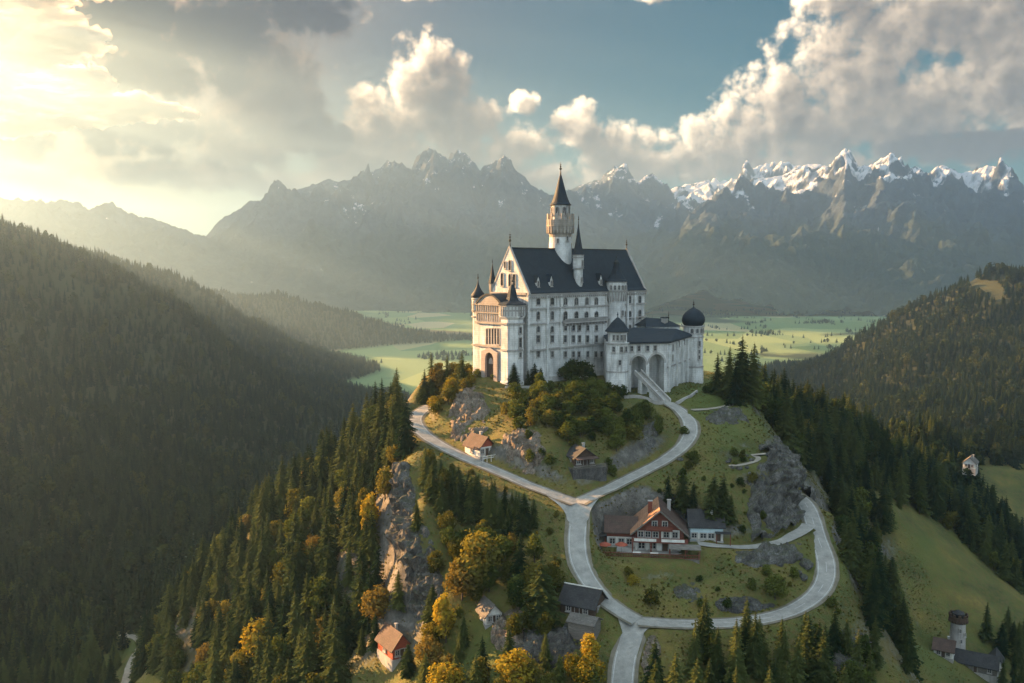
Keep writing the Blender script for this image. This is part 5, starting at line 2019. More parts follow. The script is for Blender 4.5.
def table(x, y, label):
    p = chalet_m @ Vector((x, y, 0.0))
    t_ = thing('picnic_table', label, 'table', p, R(-7), 'tables on the chalet terrace')
    obj('tabletop', bmx(add_box, -0.9, 0.9, -0.4, 0.4, 0.70, 0.76), M_PLASTER, t_)
    for s in (-1, 1):
        obj('bench', bmx(add_box, -0.9, 0.9, s * 0.75 - 0.14, s * 0.75 + 0.14, 0.42, 0.47), M_GREYWOOD, t_)
        obj('leg', bmx(add_box, s * 0.6 - 0.05, s * 0.6 + 0.05, -0.7, 0.7, 0.002, 0.698), M_GREYWOOD, t_)


chalet_m = Matrix.Translation(q) @ Matrix.Rotation(R(-7), 4, 'Z') @ Matrix.Diagonal((1.14, 1.05, 1.0, 1.0))
table(-4.4, -1.9, 'pale table at the left end of the chalet terrace')
table(-1.0, -2.0, 'pale table in the middle of the chalet terrace')
# red awnings over the left end of the terrace
for i, (x, y, lb) in enumerate(((-10.6, -1.4, 'leftmost red parasol on the chalet terrace'), (-7.4, -1.0, 'red parasol nearest the wing on the chalet terrace'))):
    p = chalet_m @ Vector((x, y, 0.0))
    t_ = thing('parasol', lb, 'parasol', p, 0.4 * i, 'red parasols on the chalet terrace')
    obj('canopy', bmx(add_lathe, 0, 0, [(1.45, 2.0), (1.5, 2.06), (0.8, 2.42), (0.04, 2.7)], 8), M_REDWALL, t_)
    obj('pole', bmx(add_lathe, 0, 0, [(0.04, 0.08), (0.04, 2.6)], 8), M_GREYWOOD, t_)
    obj('base', bmx(add_lathe, 0, 0, [(0.3, 0.003), (0.3, 0.08)], 10), M_IRON, t_)

# ---- the pale blue house behind it
q = site(707, 541.5, 5.0)
bh = thing('blue_house', 'small pale blue and white house with a dark roof beside the red chalet', 'house', q, R(-4))
obj('foundation', bmx(add_box, -3.9, 3.7, -0.3, 6.2, -3.5, 0.2), M_TRIM, bh)
gable_parts(bh, -3.8, 3.6, 0.0, 6.0, 0.2, 3.7, 6.6, M_BLUEWALL, T_DARK, 'x', 0.55, M_REDWOOD)
obj('white_base', bmx(add_box, -2.4, 3.62, -0.12, -0.003, 0.2, 1.9), M_PLASTER, bh)
for x in (-2.9, -0.9, 0.9):
    place_window(bh, x, -0.123 if x > -2.4 else -0.003, 0.9, 0, 1.2, 1.0)
place_window(bh, 3.603, 2.0, 1.3, R(90))
door(bh, 2.5, -0.123, 0.2, 0)
chimney(bh, 1.2, 2.2, 5.0, 7.3, 0.6, M_PLASTER)
bm = bmesh.new()
add_box(bm, 1.7, 5.2, -1.8, -0.16, 2.3, 2.45)
pr = obj('porch_roof', bm, T_DARK, bh)
for x in (1.9, 5.0):
    obj('porch_post', bmx(add_box, x - 0.09, x + 0.09, -1.7, -1.52, -1.5, 2.298), M_REDWOOD, pr)


def cottage(name, label, px, py, rz, w, d, h, rh, wall, roof, gable=None, along='y', cat='house', wins=2, chim=True, base=M_TRIM, clear=None, door_x=0.0):
    q = site(px, py, clear or max(w, d) * 0.75)
    o = thing(name, label, cat, q, rz)
    obj('foundation', bmx(add_box, -w / 2 - 0.15, w / 2 + 0.15, -0.15, d + 0.15, -3.0, 0.25), base, o)
    gable_parts(o, -w / 2, w / 2, 0, d, 0.25, h, h + rh, wall, roof, along, 0.55, gable)
    if wins:
        for k in range(wins):
            x = -w / 2 + w * (k + 0.5) / wins
            if abs(x - door_x) < 0.9:
                continue
            place_window(o, x, -0.003, 0.25 + 0.32 * h, 0, 0.8, 1.0)
        place_window(o, w / 2 + 0.003, d * 0.35, 0.25 + 0.32 * h, R(90), 0.8, 1.0)
        place_window(o, -w / 2 - 0.003, d * 0.5, 0.25 + 0.32 * h, R(-90), 0.8, 1.0)
    door(o, door_x, -0.003, 0.25, 0, 0.9, min(2.0, h - 0.5))
    if chim:
        chimney(o, w * 0.2, d * 0.6, h + 0.2, h + rh + 0.7, 0.55)
    return o


c1 = cottage('cottage', 'small cottage with a red front gable and brown roof above the left road', 487, 457, R(38), 4.6, 6.5, 2.7, 2.4, M_PLASTER, T_RED, M_REDWALL, wins=3)
gable_parts(c1, 2.5, 7.6, 1.8, 6.4, 0.0, 2.4, 4.0, M_GREYWOOD, T_GREY, 'x', 0.4, None, names=('barn_wall', 'barn_roof'))
bm = bmesh.new()
for k in range(7):
    add_box(bm, -3 + k * 1.3, -2.9 + k * 1.3, -2.3, -2.2, -0.8, 1.0)
add_box(bm, -3, 4.9, -2.28, -2.22, 0.75, 0.9)
add_box(bm, -3, 4.9, -2.28, -2.22, 0.25, 0.4)
tag(obj('picket_fence', bm, M_PLASTER), 'short white fence in front of the cottage by the left road', 'fence')
bpy.data.objects['picket_fence'].matrix_world = Matrix.Translation(c1.location) @ Matrix.Rotation(R(38), 4, 'Z')
c2 = cottage('timber_lodge', 'dark timber lodge on a pale stone platform above the road fork', 585, 467, R(22), 5.4, 5.2, 2.5, 2.0, M_DARKWOOD, T_DARK, M_DARKWOOD, wins=3)
obj('stone_platform', bmx(add_box, -4.2, 4.8, -2.2, 5.6, -3.4, 0.1), M_ROCK_DARK, c2)
rail(c2, -4.1, 4.7, -2.1, -2.1, 0.1, 0.9, M_GREYWOOD)
obj('porch_roof', bmx(add_extr, [(-2.9, -2.0, 2.2), (2.9, -2.0, 2.2), (2.9, -2.0, 2.34), (-2.9, -2.0, 2.34)], (0, 1.99, 0.35)), T_RED, c2)
c3 = cottage('barn', 'dark shingled barn beside the middle road, downhill of its bend', 577, 617, R(-28), 7.4, 6.0, 2.6, 2.6, M_DARKWOOD, T_DARK, M_DARKWOOD, along='x', wins=2, chim=False)
obj('white_ridge_board', bmx(add_box, -4.2, 4.2, 2.9, 3.1, 5.42, 5.62), M_PLASTER, c3)
gable_parts(c3, 0.2, 5.6, -4.8, -1.0, -3.0, 0.9, 1.9, M_GREYWOOD, T_GREY, 'x', 0.35, None, names=('shed_wall', 'shed_roof'))
c4 = cottage('hut', 'small grey-roofed hut with a white front gable among the trees', 494, 625, R(24), 3.6, 5.0, 2.3, 2.0, M_PLASTER, T_GREY, M_PLASTER, wins=2, chim=False)
c5 = cottage('red_cottage', 'small red cottage with a brown roof at the foot of the cliff', 402, 659, R(34), 4.4, 7.2, 2.7, 2.7, M_REDWALL, T_RED, M_REDWALL, wins=2)
gable_parts(c5, 2.3, 6.4, 2.0, 6.4, -1.5, 2.0, 3.2, M_DARKWOOD, T_GREY, 'x', 0.35, None, names=('shed_wall', 'shed_roof'))
c6 = cottage('farmhouse', 'tiny white farmhouse at the edge of the far right meadow', 969, 469, R(-35), 5.4, 7.5, 2.8, 2.6, M_PLASTER, T_GREY, M_PLASTER)

# ---- round stone tower in the meadow with ruined buildings round it
q = site(957, 650, 4.5)
twr = thing('watch_tower', 'round pale stone tower with a dark battlemented top in the meadow', 'tower', q, 0)
obj('shaft', bmx(add_lathe, 0, 0, [(2.5, -3), (2.25, 1.0), (2.05, 8.4), (2.1, 8.6)], 20), M_TRIM, twr)
bm = bmesh.new()
add_lathe(bm, 0, 0, [(2.1, 8.5), (2.6, 9.2), (2.6, 10.4), (2.2, 10.4), (2.2, 9.4)], 20)
hd_ = obj('battlement', bm, M_DARKWOOD, twr)
bm = bmesh.new()
add_ring_blocks(bm, 0, 0, 2.62, 10, 0.8, 0.4, 10.38, 11.2)
add_ring_blocks(bm, 0, 0, 2.72, 20, 0.3, 0.3, 8.7, 9.3)
obj('merlons', bm, M_DARKWOOD, hd_)
obj('tower_roof', bmx(add_lathe, 0, 0, [(1.7, 9.35), (1.7, 11.3), (0.9, 11.9), (0.05, 12.3)], 12), T_DARK, twr)
for a, z in ((-90, 3.0), (-100, 6.2), (-60, 5.0)):
    window(twr, 2.16 * math.cos(R(a)), 2.16 * math.sin(R(a)), z, R(a + 90), 0.45, 1.0)
cottage('red_roofed_house', 'low red-roofed house at the left foot of the round tower', 943, 658, R(-30), 5.0, 7.5, 2.3, 1.9, M_PLASTER, T_RED, M_REDWALL, along='x', wins=2, clear=3)
cottage('stone_barn', 'long dark-roofed barn below the round tower in the meadow', 975, 673, R(-32), 11.0, 6.0, 2.5, 2.4, M_GREYWOOD, T_DARK, M_GREYWOOD, along='x', wins=3, chim=False, clear=5)
cottage('chapel', 'little white-walled chapel right of the barn under the round tower', 995, 671, R(-30), 3.6, 5.5, 2.6, 2.2, M_PLASTER, T_DARK, M_PLASTER, wins=1, chim=False, clear=3)
CLEAR.append((at(713, 388, 262).x, 262, 0.0))


# ------------------------------------------------------------------ foliage
def mat_leaf(name, c0, c1, trans=0.35, hue=0.0):
    m = bpy.data.materials.new(name)
    m.use_nodes = True
    t = NT(m.node_tree)
    t.n.clear()
    out = t.node('ShaderNodeOutputMaterial')
    info = t.node('ShaderNodeObjectInfo')
    P = t.node('ShaderNodeNewGeometry').outputs['Position']
    n = t.noise(P, 0.55, 3, 0.6)
    f = t.math('ADD', t.math('MULTIPLY', n, 0.9), t.math('MULTIPLY_ADD', info.outputs['Random'], 0.7, -0.32))
    c = t.ramp(f, [(0.2, c0), (0.75, c1)])
    d = t.node('ShaderNodeBsdfDiffuse')
    tr = t.node('ShaderNodeBsdfTranslucent')
    t.put(d.inputs[0], c)
    t.put(tr.inputs[0], t.mix(1.0, c, (1.25, 1.15, 0.55), 'MULTIPLY'))
    mx = t.node('ShaderNodeMixShader')
    mx.inputs[0].default_value = trans
    t.l.new(d.outputs[0], mx.inputs[1])
    t.l.new(tr.outputs[0], mx.inputs[2])
    t.l.new(mx.outputs[0], out.inputs[0])
    return m


L_SPRUCE = mat_leaf('spruce_needles', (0.015, 0.031, 0.014), (0.078, 0.094, 0.029), 0.36)
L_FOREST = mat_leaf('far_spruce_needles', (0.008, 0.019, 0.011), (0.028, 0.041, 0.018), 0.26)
L_GREEN = mat_leaf('green_leaves', (0.030, 0.050, 0.014), (0.105, 0.122, 0.028))
L_TUFT = mat_leaf('meadow_tufts', (0.085, 0.094, 0.024), (0.180, 0.155, 0.042), 0.5)
L_OLIVE = mat_leaf('olive_leaves', (0.060, 0.066, 0.015), (0.140, 0.125, 0.028))
L_YELLOW = mat_leaf('yellow_leaves', (0.15, 0.125, 0.018), (0.33, 0.245, 0.032))
L_BROWN = mat_leaf('russet_leaves', (0.075, 0.066, 0.020), (0.160, 0.120, 0.034))
M_BARK = mat_wood('bark', (0.035, 0.027, 0.02), (0.09, 0.07, 0.055))


def tri_mesh(name, co, mat, k=3):
    co = np.asarray(co, dtype=np.float32).reshape(-1, 3)
    o = mesh_np(name, co, np.arange(len(co)).reshape(-1, k), mat)
    COL.objects.unlink(o)
    me = o.data
    bpy.data.objects.remove(o)
    return me


def spruce_mesh(seed, whorls=30, per=9, segs=5, slim=1.0, core=False):
    """crown of a spruce 1 m tall: whorls of drooping boughs, each with side twigs"""
    r_ = np.random.default_rng(seed)
    T = []
    for i in range(whorls):
        f = i / (whorls - 1)
        z = 0.10 + 0.885 * f ** 0.93
        rad = slim * (0.215 * (1 - f) ** 0.78 + 0.007) * r_.uniform(0.78, 1.15)
        n = max(4, int(per * (1 - 0.45 * f)))
        a0 = r_.uniform(0, 6.28)
        for k in range(n):
            a = a0 + 6.283 * k / n + r_.normal(0, 0.16)
            L = rad * r_.uniform(0.7, 1.18)
            zz = z + r_.normal(0, 0.009)
            c, s = math.cos(a), math.sin(a)
            droop = (0.30 + 0.30 * (1 - f)) * L
            lift = 0.10 * L

            def pt(q, side=0.0, dz=0.0):
                x = L * q
                return (c * x - s * side, s * x + c * side, zz - droop * q ** 1.3 + lift * q ** 4 + dz)
            for j in range(segs):
                q0, q1 = j / segs, (j + 1.25) / segs
                w = 0.44 * L * (1 - 0.62 * q0) * r_.uniform(0.75, 1.2) * (9.0 / n) ** 0.5
                dz = -0.22 * w - 0.012 * r_.uniform(0, 1)
                T += [pt(q0), pt(min(q1, 1.05)), pt(q0 + 0.62 / segs, w, dz)]
                T += [pt(q0), pt(q0 + 0.62 / segs, -w, dz), pt(min(q1, 1.05))]
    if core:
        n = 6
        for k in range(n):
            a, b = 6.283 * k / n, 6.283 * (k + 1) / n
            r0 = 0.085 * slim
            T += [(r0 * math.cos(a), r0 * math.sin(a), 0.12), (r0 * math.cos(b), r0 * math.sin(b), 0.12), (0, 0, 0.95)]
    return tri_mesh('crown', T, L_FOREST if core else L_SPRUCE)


def trunk_mesh(h, r, limbs=0, seed=0, spread=0.3):
    bm = bmesh.new()
    r_ = random.Random(seed)
    prof = [(r * 1.35, -0.06), (r, 0.03), (r * 0.75, h * 0.45), (r * 0.15, h)]
    add_lathe(bm, 0, 0, prof, 7)
    for k in range(limbs):
        a = 6.28 * k / max(1, limbs) + r_.uniform(-0.4, 0.4)
        z0 = h * r_.uniform(0.35, 0.7)
        e = Vector((math.cos(a) * spread, math.sin(a) * spread, z0 + h * 0.35))
        b = Vector((0, 0, z0))
        d = (e - b).normalized()
        sx = d.orthogonal().normalized()
        sy = d.cross(sx)
        ra, rb = r * 0.45, r * 0.1
        A = [bm.verts.new(b + sx * ra * math.cos(q * 1.5708) + sy * ra * math.sin(q * 1.5708)) for q in range(4)]
        B = [bm.verts.new(e + sx * rb * math.cos(q * 1.5708) + sy * rb * math.sin(q * 1.5708)) for q in range(4)]
        for q in range(4):
            bm.faces.new((A[q], A[(q + 1) % 4], B[(q + 1) % 4], B[q]))
    me = bpy.data.meshes.new('trunk')
    bm.to_mesh(me)
    bm.free()
    me.materials.append(M_BARK)
    return me


def leaf_mesh(seed, n=1900, lobes=9, tall=1.0, size=0.05, low=0.22, mat=None):
    """crown of a broad-leaved tree 1 m tall: leaf clumps on many lobes with gaps between"""
    r_ = np.random.default_rng(seed)
    Q = []
    cs = []
    for k in range(lobes):
        a = r_.uniform(0, 6.28)
        f = (k + 0.5) / lobes
        z = low + (1 - low) * (0.12 + 0.76 * f)
        env = math.sin(math.pi * min(1, 0.18 + 0.8 * f)) ** 0.8
        d = 0.26 / tall * env * r_.uniform(0.35, 1.0)
        cs.append((d * math.cos(a), d * math.sin(a), z, (0.17 + 0.07 * r_.uniform()) / tall ** 0.7 * (0.55 + 0.55 * env)))
    cs.append((0, 0, 0.55, 0.2 / tall))
    tot = sum(c[3] ** 2 for c in cs)
    for (x, y, z, r) in cs:
        m = int(n * r * r / tot)
        v = r_.normal(size=(m, 3))
        v /= np.linalg.norm(v, axis=1)[:, None]
        rr = r * (0.62 + 0.46 * r_.uniform(size=m)) * (1 + 0.22 * np.sin(v[:, 0] * 7 + seed) * np.sin(v[:, 1] * 6) * np.sin(v[:, 2] * 5 + 1))
        p = v * rr[:, None] + np.array([x, y, z])
        for i in range(m):
            nn = v[i] + r_.normal(0, 0.55, 3)
            nn /= np.linalg.norm(nn)
            t1 = np.cross(nn, r_.normal(size=3))
            t1 /= np.linalg.norm(t1) + 1e-6
            t2 = np.cross(nn, t1)
            s = size * r_.uniform(0.6, 1.35)
            a, b = t1 * s, t2 * s * 0.7
            Q += [p[i] - a, p[i] - b, p[i] + a, p[i] + b]
    return tri_mesh('crown', Q, mat or L_GREEN, 4)


SPRUCE = [spruce_mesh(s, 32, 10, 5, sl) for s, sl in ((1, 1.0), (2, 0.82), (3, 1.12), (4, 0.9), (5, 1.0))]
SPRUCE_TRUNK = trunk_mesh(0.97, 0.013)
L_FARLEAF = mat_leaf('far_leaves', (0.014, 0.027, 0.011), (0.050, 0.060, 0.019), 0.3)
BROAD = [leaf_mesh(s, 2000, lb, tl, 0.034, lo) for s, lb, tl, lo in ((11, 9, 1.0, 0.2), (12, 12, 1.35, 0.12), (13, 8, 0.9, 0.25), (14, 13, 1.6, 0.1))]
BROAD_TRUNK = trunk_mesh(0.7, 0.022, 5, 3, 0.2)
BUSH = [leaf_mesh(s, 900, 7, 0.72, 0.055, 0.05) for s in (21, 22, 23)]
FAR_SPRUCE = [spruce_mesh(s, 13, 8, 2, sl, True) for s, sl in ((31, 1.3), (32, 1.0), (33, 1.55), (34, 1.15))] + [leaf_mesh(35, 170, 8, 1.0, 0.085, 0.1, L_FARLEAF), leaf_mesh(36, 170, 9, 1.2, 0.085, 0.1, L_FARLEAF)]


def slot(o, mat):
    s = o.material_slots[0]
    s.link = 'OBJECT'
    s.material = mat


def put_tree(kind, x, y, h, label, group, mat=None, var=None, wide=1.0, z=None):
    if kind == 'spruce':
        nm, cat, cm, tm = 'spruce_tree', 'spruce', SPRUCE[var % len(SPRUCE)], SPRUCE_TRUNK
    elif kind == 'broad':
        nm, cat, cm, tm = 'deciduous_tree', 'tree', BROAD[var % len(BROAD)], BROAD_TRUNK
    else:
        nm, cat, cm, tm = 'shrub', 'shrub', BUSH[var % len(BUSH)], None
    zz = hgt(x, y) if z is None else z
    if kind == 'shrub':
        o = link(bpy.data.objects.new(nm, cm))
        o.location = (x, y, zz - 0.05 * h)
        o.rotation_euler = (0, 0, random.uniform(0, 6.28))
        o.scale = (h * wide, h * wide, h)
        if mat:
            slot(o, mat)
        return tag(o, label, cat, group)
    t_ = thing(nm, label, cat, (x, y, zz - 0.2), random.uniform(0, 6.28), group)
    t_.rotation_euler = (random.gauss(0, 0.02), random.gauss(0, 0.02), t_.rotation_euler[2])
    t_.scale = (h * wide, h * wide, h)
    c = link(bpy.data.objects.new('crown', cm), t_)
    if mat:
        slot(c, mat)
    link(bpy.data.objects.new('trunk', tm), t_)
    return t_


def inside(poly, px, py):
    px, py = np.asarray(px), np.asarray(py)
    c = np.zeros(px.shape, bool)
    j = len(poly) - 1
    for i in range(len(poly)):
        xi, yi = poly[i]
        xj, yj = poly[j]
        c ^= ((yi > py) != (yj > py)) & (px < (xj - xi) * (py - yi) / (yj - yi + 1e-12) + xi)
        j = i
    return c


def project(x, y, z):
    c, s = math.cos(PITCH), math.sin(PITCH)
    f = y * c + z * s
    u = -y * s + z * c
    return 512 + FOC * x / f, 341.5 - FOC * u / f


def poisson(n, x0, x1, y0, y1, dist, seed):
    """random points no closer than dist, by a grid of jittered cells"""
    r_ = np.random.default_rng(seed)
    xs, ys = np.arange(x0, x1, dist), np.arange(y0, y1, dist)
    X, Y = np.meshgrid(xs, ys)
    X = X + r_.uniform(-0.46, 0.46, X.shape) * dist + (np.arange(len(ys)) % 2)[:, None] * dist * 0.5
    Y = Y + r_.uniform(-0.46, 0.46, Y.shape) * dist
    return X.ravel(), Y.ravel()


def visible(x, y, z, tol=R(1.2)):
    """a viewshed test over the bare terrain"""
    azs = np.linspace(R(-36), R(36), 289)
    ds = np.concatenate([np.arange(140, 420, 3), np.arange(420, 2600, 12)])
    A, D = np.meshgrid(azs, ds)
    gx, gy = D * np.tan(A), D
    gz = height(gx, gy, roads=False, detail=False)
    el = np.arctan2(gz, np.hypot(gx, gy))
    mx = np.maximum.accumulate(el, axis=0)
    ia = np.clip(np.round((np.arctan2(x, y) - azs[0]) / (azs[1] - azs[0])).astype(int), 0, len(azs) - 1)
    idd = np.clip(np.searchsorted(ds, y) - 2, 0, len(ds) - 1)
    e = np.arctan2(z, np.hypot(x, y))
    return (e > mx[idd, ia] - tol) & (np.abs(np.arctan2(x, y)) < R(35))


# places kept clear of trees: house plots and the castle



def clear_of(x, y, r):
    m = np.ones(np.shape(x), bool)
    for (cx, cy, cr) in CLEAR:
        m &= np.hypot(x - cx, y - cy) > cr + r
    lx, ly = x - C0.x, y - C0.y
    u = (lx + ly) * math.sqrt(0.5)
    v = (ly - lx) * math.sqrt(0.5)
    m &= ~((u > -11) & (u < LEN + 2) & (v > -3) & (v < WID + 4))
    return m


def scatter_stuff(name, xyz, scl, rot, protos, mat_override=None, tilt=0.0):
    """one object of kind stuff whose points carry copies of the prototypes"""
    n = len(xyz)
    me = bpy.data.meshes.new(name)
    me.vertices.add(n)
    me.vertices.foreach_set('co', np.asarray(xyz, np.float32).ravel())
    for nm, arr in (('tree_scale', scl), ('tree_turn', rot)):
        at_ = me.attributes.new(nm, 'FLOAT_VECTOR', 'POINT')
        at_.data.foreach_set('vector', np.asarray(arr, np.float32).ravel())
    o = link(bpy.data.objects.new(name, me))
    struct(o, 'stuff')
    col = bpy.data.collections.new(name + '_kinds')
    for i, pm in enumerate(protos):
        col.objects.link(bpy.data.objects.new('%s_kind' % name, pm))
    g = bpy.data.node_groups.new(name + '_scatter', 'GeometryNodeTree')
    g.interface.new_socket('Geometry', in_out='INPUT', socket_type='NodeSocketGeometry')
    g.interface.new_socket('Geometry', in_out='OUTPUT', socket_type='NodeSocketGeometry')
    q = NT(g)
    gi, go = q.node('NodeGroupInput'), q.node('NodeGroupOutput')
    ci = q.node('GeometryNodeCollectionInfo')
    ci.inputs['Collection'].default_value = col
    ci.inputs['Separate Children'].default_value = True
    ip = q.node('GeometryNodeInstanceOnPoints')
    ip.inputs['Pick Instance'].default_value = True
    a1 = q.node('GeometryNodeInputNamedAttribute', data_type='FLOAT_VECTOR')
    a1.inputs['Name'].default_value = 'tree_scale'
    a2 = q.node('GeometryNodeInputNamedAttribute', data_type='FLOAT_VECTOR')
    a2.inputs['Name'].default_value = 'tree_turn'
    rv = q.node('FunctionNodeRandomValue', data_type='INT')
    rv.inputs['Min'].default_value = 0 if 'Min' in rv.inputs else 0
    for s_ in rv.inputs:
        if s_.type == 'INT' and s_.name == 'Max':
            s_.default_value = len(protos) - 1
        if s_.type == 'INT' and s_.name == 'Min':
            s_.default_value = 0
    out_i = [s_ for s_ in rv.outputs if s_.type == 'INT'][0]
    q.l.new(gi.outputs[0], ip.inputs['Points'])
    q.l.new(ci.outputs[0], ip.inputs['Instance'])
    q.l.new(out_i, ip.inputs['Instance Index'])
    q.l.new(a2.outputs['Attribute'], ip.inputs['Rotation'])
    q.l.new(a1.outputs['Attribute'], ip.inputs['Scale'])
    q.l.new(ip.outputs[0], go.inputs[0])
    md = o.modifiers.new('scatter', 'NODES')
    md.node_group = g
    return o


def stuff_arrays(n, h, wide, seed):
    r_ = np.random.default_rng(seed)
    w = h * wide * r_.uniform(0.85, 1.15, n)
    scl = np.column_stack([w, w, h])
    rot = np.column_stack([np.zeros(n), np.zeros(n), r_.uniform(0, 6.28, n)])
    return scl, rot


# ------------------------------------------------------------------ trees on the castle hill
TREES = []           # kind, x, y, height, zone, material, variant, width


def near_zone(zone, poly, dist, seed, kinds, hmin, hmax, keep=1.0, bounds=(-150, 190, 140, 470), wide=(0.9, 1.15), maxslope=None):
    x, y = poisson(0, *bounds, dist, seed)
    r_ = np.random.default_rng(seed + 100)
    z = height(x, y)
    px, py = project(x, y, z)
    m = inside(poly, px, py) & (r_.uniform(size=x.shape) < keep)
    d, _ = road_dist(x, y)
    m &= (d > 1.6) & clear_of(x, y, 1.0)
    for i in np.where(m)[0]:
        kd = kinds[r_.choice(len(kinds), p=[k[1] for k in kinds])]
        TREES.append((kd[0], x[i], y[i], r_.uniform(hmin, hmax) * kd[3], zone, kd[2], int(r_.integers(0, 99)), r_.uniform(*wide)))


def one(kind, px, py, h, label, mat=None, var=0, wide=1.0, group=None):
    q = ground_hit(px, py)
    TREES.append((kind, q.x, q.y, h, (label, group), mat, var, wide))


SP = ('spruce', 1.0, None, 1.0)
near_zone('left_slope', [(400, 412), (412, 440), (404, 462), (388, 480), (380, 530), (384, 580), (392, 612), (388, 640), (350, 668), (330, 720), (190, 720), (140, 668), (150, 625), (215, 565), (290, 495), (360, 440)], 4.6, 1,
          [('spruce', .62, None, 1.0), ('spruce', .16, None, .62), ('broad', .10, L_GREEN, .62), ('broad', .08, L_OLIVE, .62), ('broad', .04, L_BROWN, .55)], 9, 18)
near_zone('cliff_top', [(414, 462), (440, 470), (500, 488), (540, 506), (548, 532), (515, 548), (470, 536), (440, 512), (424, 492)], 3.1, 2,
          [('spruce', .86, None, 1.0), ('broad', .14, L_OLIVE, .7)], 8.5, 14.5, 0.95)
near_zone('below_cliff_top', [(440, 515), (470, 535), (530, 550), (560, 590), (545, 640), (500, 640), (470, 600), (450, 560)], 4.0, 3,
          [('broad', .5, L_GREEN, .8), ('broad', .35, L_OLIVE, .8), ('broad', .15, L_BROWN, .7)], 6, 10, 0.75)
near_zone('lower_left', [(425, 640), (470, 630), (490, 655), (560, 665), (605, 655), (612, 700), (600, 760), (400, 760), (400, 690)], 4.2, 4,
          [('spruce', .45, None, .9), ('broad', .25, L_YELLOW, .65), ('broad', .2, L_OLIVE, .65), ('broad', .1, L_BROWN, .6)], 7, 11.5, 0.8)
near_zone('below_loop', [(655, 672), (700, 655), (760, 652), (820, 650), (850, 640), (880, 700), (860, 800), (650, 800), (640, 720)], 4.2, 5,
          [('spruce', .86, None, 1.0), ('broad', .14, L_GREEN, .7)], 8, 13, 0.9)
near_zone('right_slope', [(722, 400), (746, 402), (768, 425), (786, 448), (812, 474), (832, 505), (842, 545), (846, 600), (870, 640), (880, 720), (912, 720), (905, 600), (884, 540), (886, 506), (912, 510), (960, 545), (1034, 605), (1034, 560), (980, 505), (960, 480), (990, 452), (1034, 445), (1034, 418), (930, 404), (850, 393), (772, 377)], 4.6, 6,
          [('spruce', .68, None, 1.0), ('spruce', .18, None, .62), ('broad', .09, L_GREEN, .62), ('broad', .05, L_OLIVE, .6)], 9, 18, 0.92, bounds=(30, 330, 180, 560))
near_zone('castle_bushes', [(508, 396), (540, 391), (598, 386), (622, 398), (632, 412), (655, 418), (664, 432), (640, 452), (606, 456), (570, 452), (548, 436), (516, 428), (498, 412)], 2.5, 7,
          [('shrub', .42, L_GREEN, .8), ('broad', .34, L_GREEN, 1.1), ('broad', .12, L_OLIVE, 1.0), ('shrub', .12, L_OLIVE, .8)], 3.0, 5.4, 0.86, wide=(1.0, 1.5))
near_zone('inner_slope', [(470, 440), (520, 425), (560, 452), (640, 455), (660, 440), (668, 452), (600, 484), (570, 482), (520, 470)], 4.5, 8,
          [('shrub', .7, L_GREEN, 1), ('shrub', .3, L_OLIVE, 1)], 1.2, 3.4, 0.75, wide=(1.0, 1.4))
near_zone('upper_meadow', [(640, 480), (690, 450), (720, 440), (760, 460), (770, 520), (735, 540), (690, 520), (610, 520), (600, 505)], 4.6, 9,
          [('shrub', .8, L_GREEN, 1), ('shrub', .2, L_OLIVE, 1)], 0.7, 2.6, 0.6, wide=(1.0, 1.5))
near_zone('loop_slope', [(602, 565), (640, 568), (700, 570), (760, 572), (800, 575), (790, 600), (720, 614), (660, 612), (622, 596)], 3.6, 10,
          [('shrub', .72, L_GREEN, 1), ('shrub', .28, L_OLIVE, 1)], 1.0, 2.8, 0.6, wide=(1.0, 1.4))
near_zone('outer_verge', [(838, 520), (850, 540), (856, 600), (840, 640), (800, 645), (835, 600), (840, 560)], 3.6, 11,
          [('shrub', .8, L_GREEN, 1), ('shrub', .2, L_OLIVE, 1)], 1.2, 3.0, 0.6, wide=(1.0, 1.4))
near_zone('left_bank', [(432, 445), (460, 462), (520, 488), (560, 505), (566, 540), (572, 570), (560, 600), (540, 560), (520, 500), (440, 470)], 3.4, 12,
          [('shrub', .5, L_OLIVE, 1), ('shrub', .3, L_YELLOW, .8), ('shrub', .2, L_BROWN, .8)], 0.8, 2.0, 0.55, wide=(1.0, 1.4))
near_zone('cliff_foot', [(400, 610), (440, 610), (470, 590), (480, 625), (440, 645), (410, 640)], 3.6, 13,
          [('shrub', .5, L_GREEN, 1), ('shrub', .3, L_OLIVE, 1), ('broad', .2, L_BROWN, 1.6)], 1.5, 3.2, 0.5)
near_zone('meadow_edge', [(1000, 640), (1034, 640), (1034, 720), (990, 720)], 4.5, 14, [SP], 8, 12, 0.8, bounds=(100, 200, 200, 330))
near_zone('west_brow', [(428, 398), (450, 376), (472, 372), (474, 392), (456, 402), (440, 418), (430, 416)], 3.2, 15,
          [('shrub', .35, L_YELLOW, .7), ('shrub', .35, L_OLIVE, .8), ('broad', .30, L_OLIVE, 1.25)], 3.0, 5.0, 0.75, wide=(1.0, 1.4))
near_zone('valley_foot', [(-20, 600), (118, 628), (128, 645), (118, 668), (112, 700), (-20, 700)], 4.8, 16, [SP], 8, 14, 0.95, bounds=(-240, -90, 265, 420))
near_zone('valley_foot', [(150, 640), (165, 660), (150, 700), (134, 700), (140, 665)], 4.8, 17, [SP], 7, 12, 0.8, bounds=(-200, -90, 265, 420))
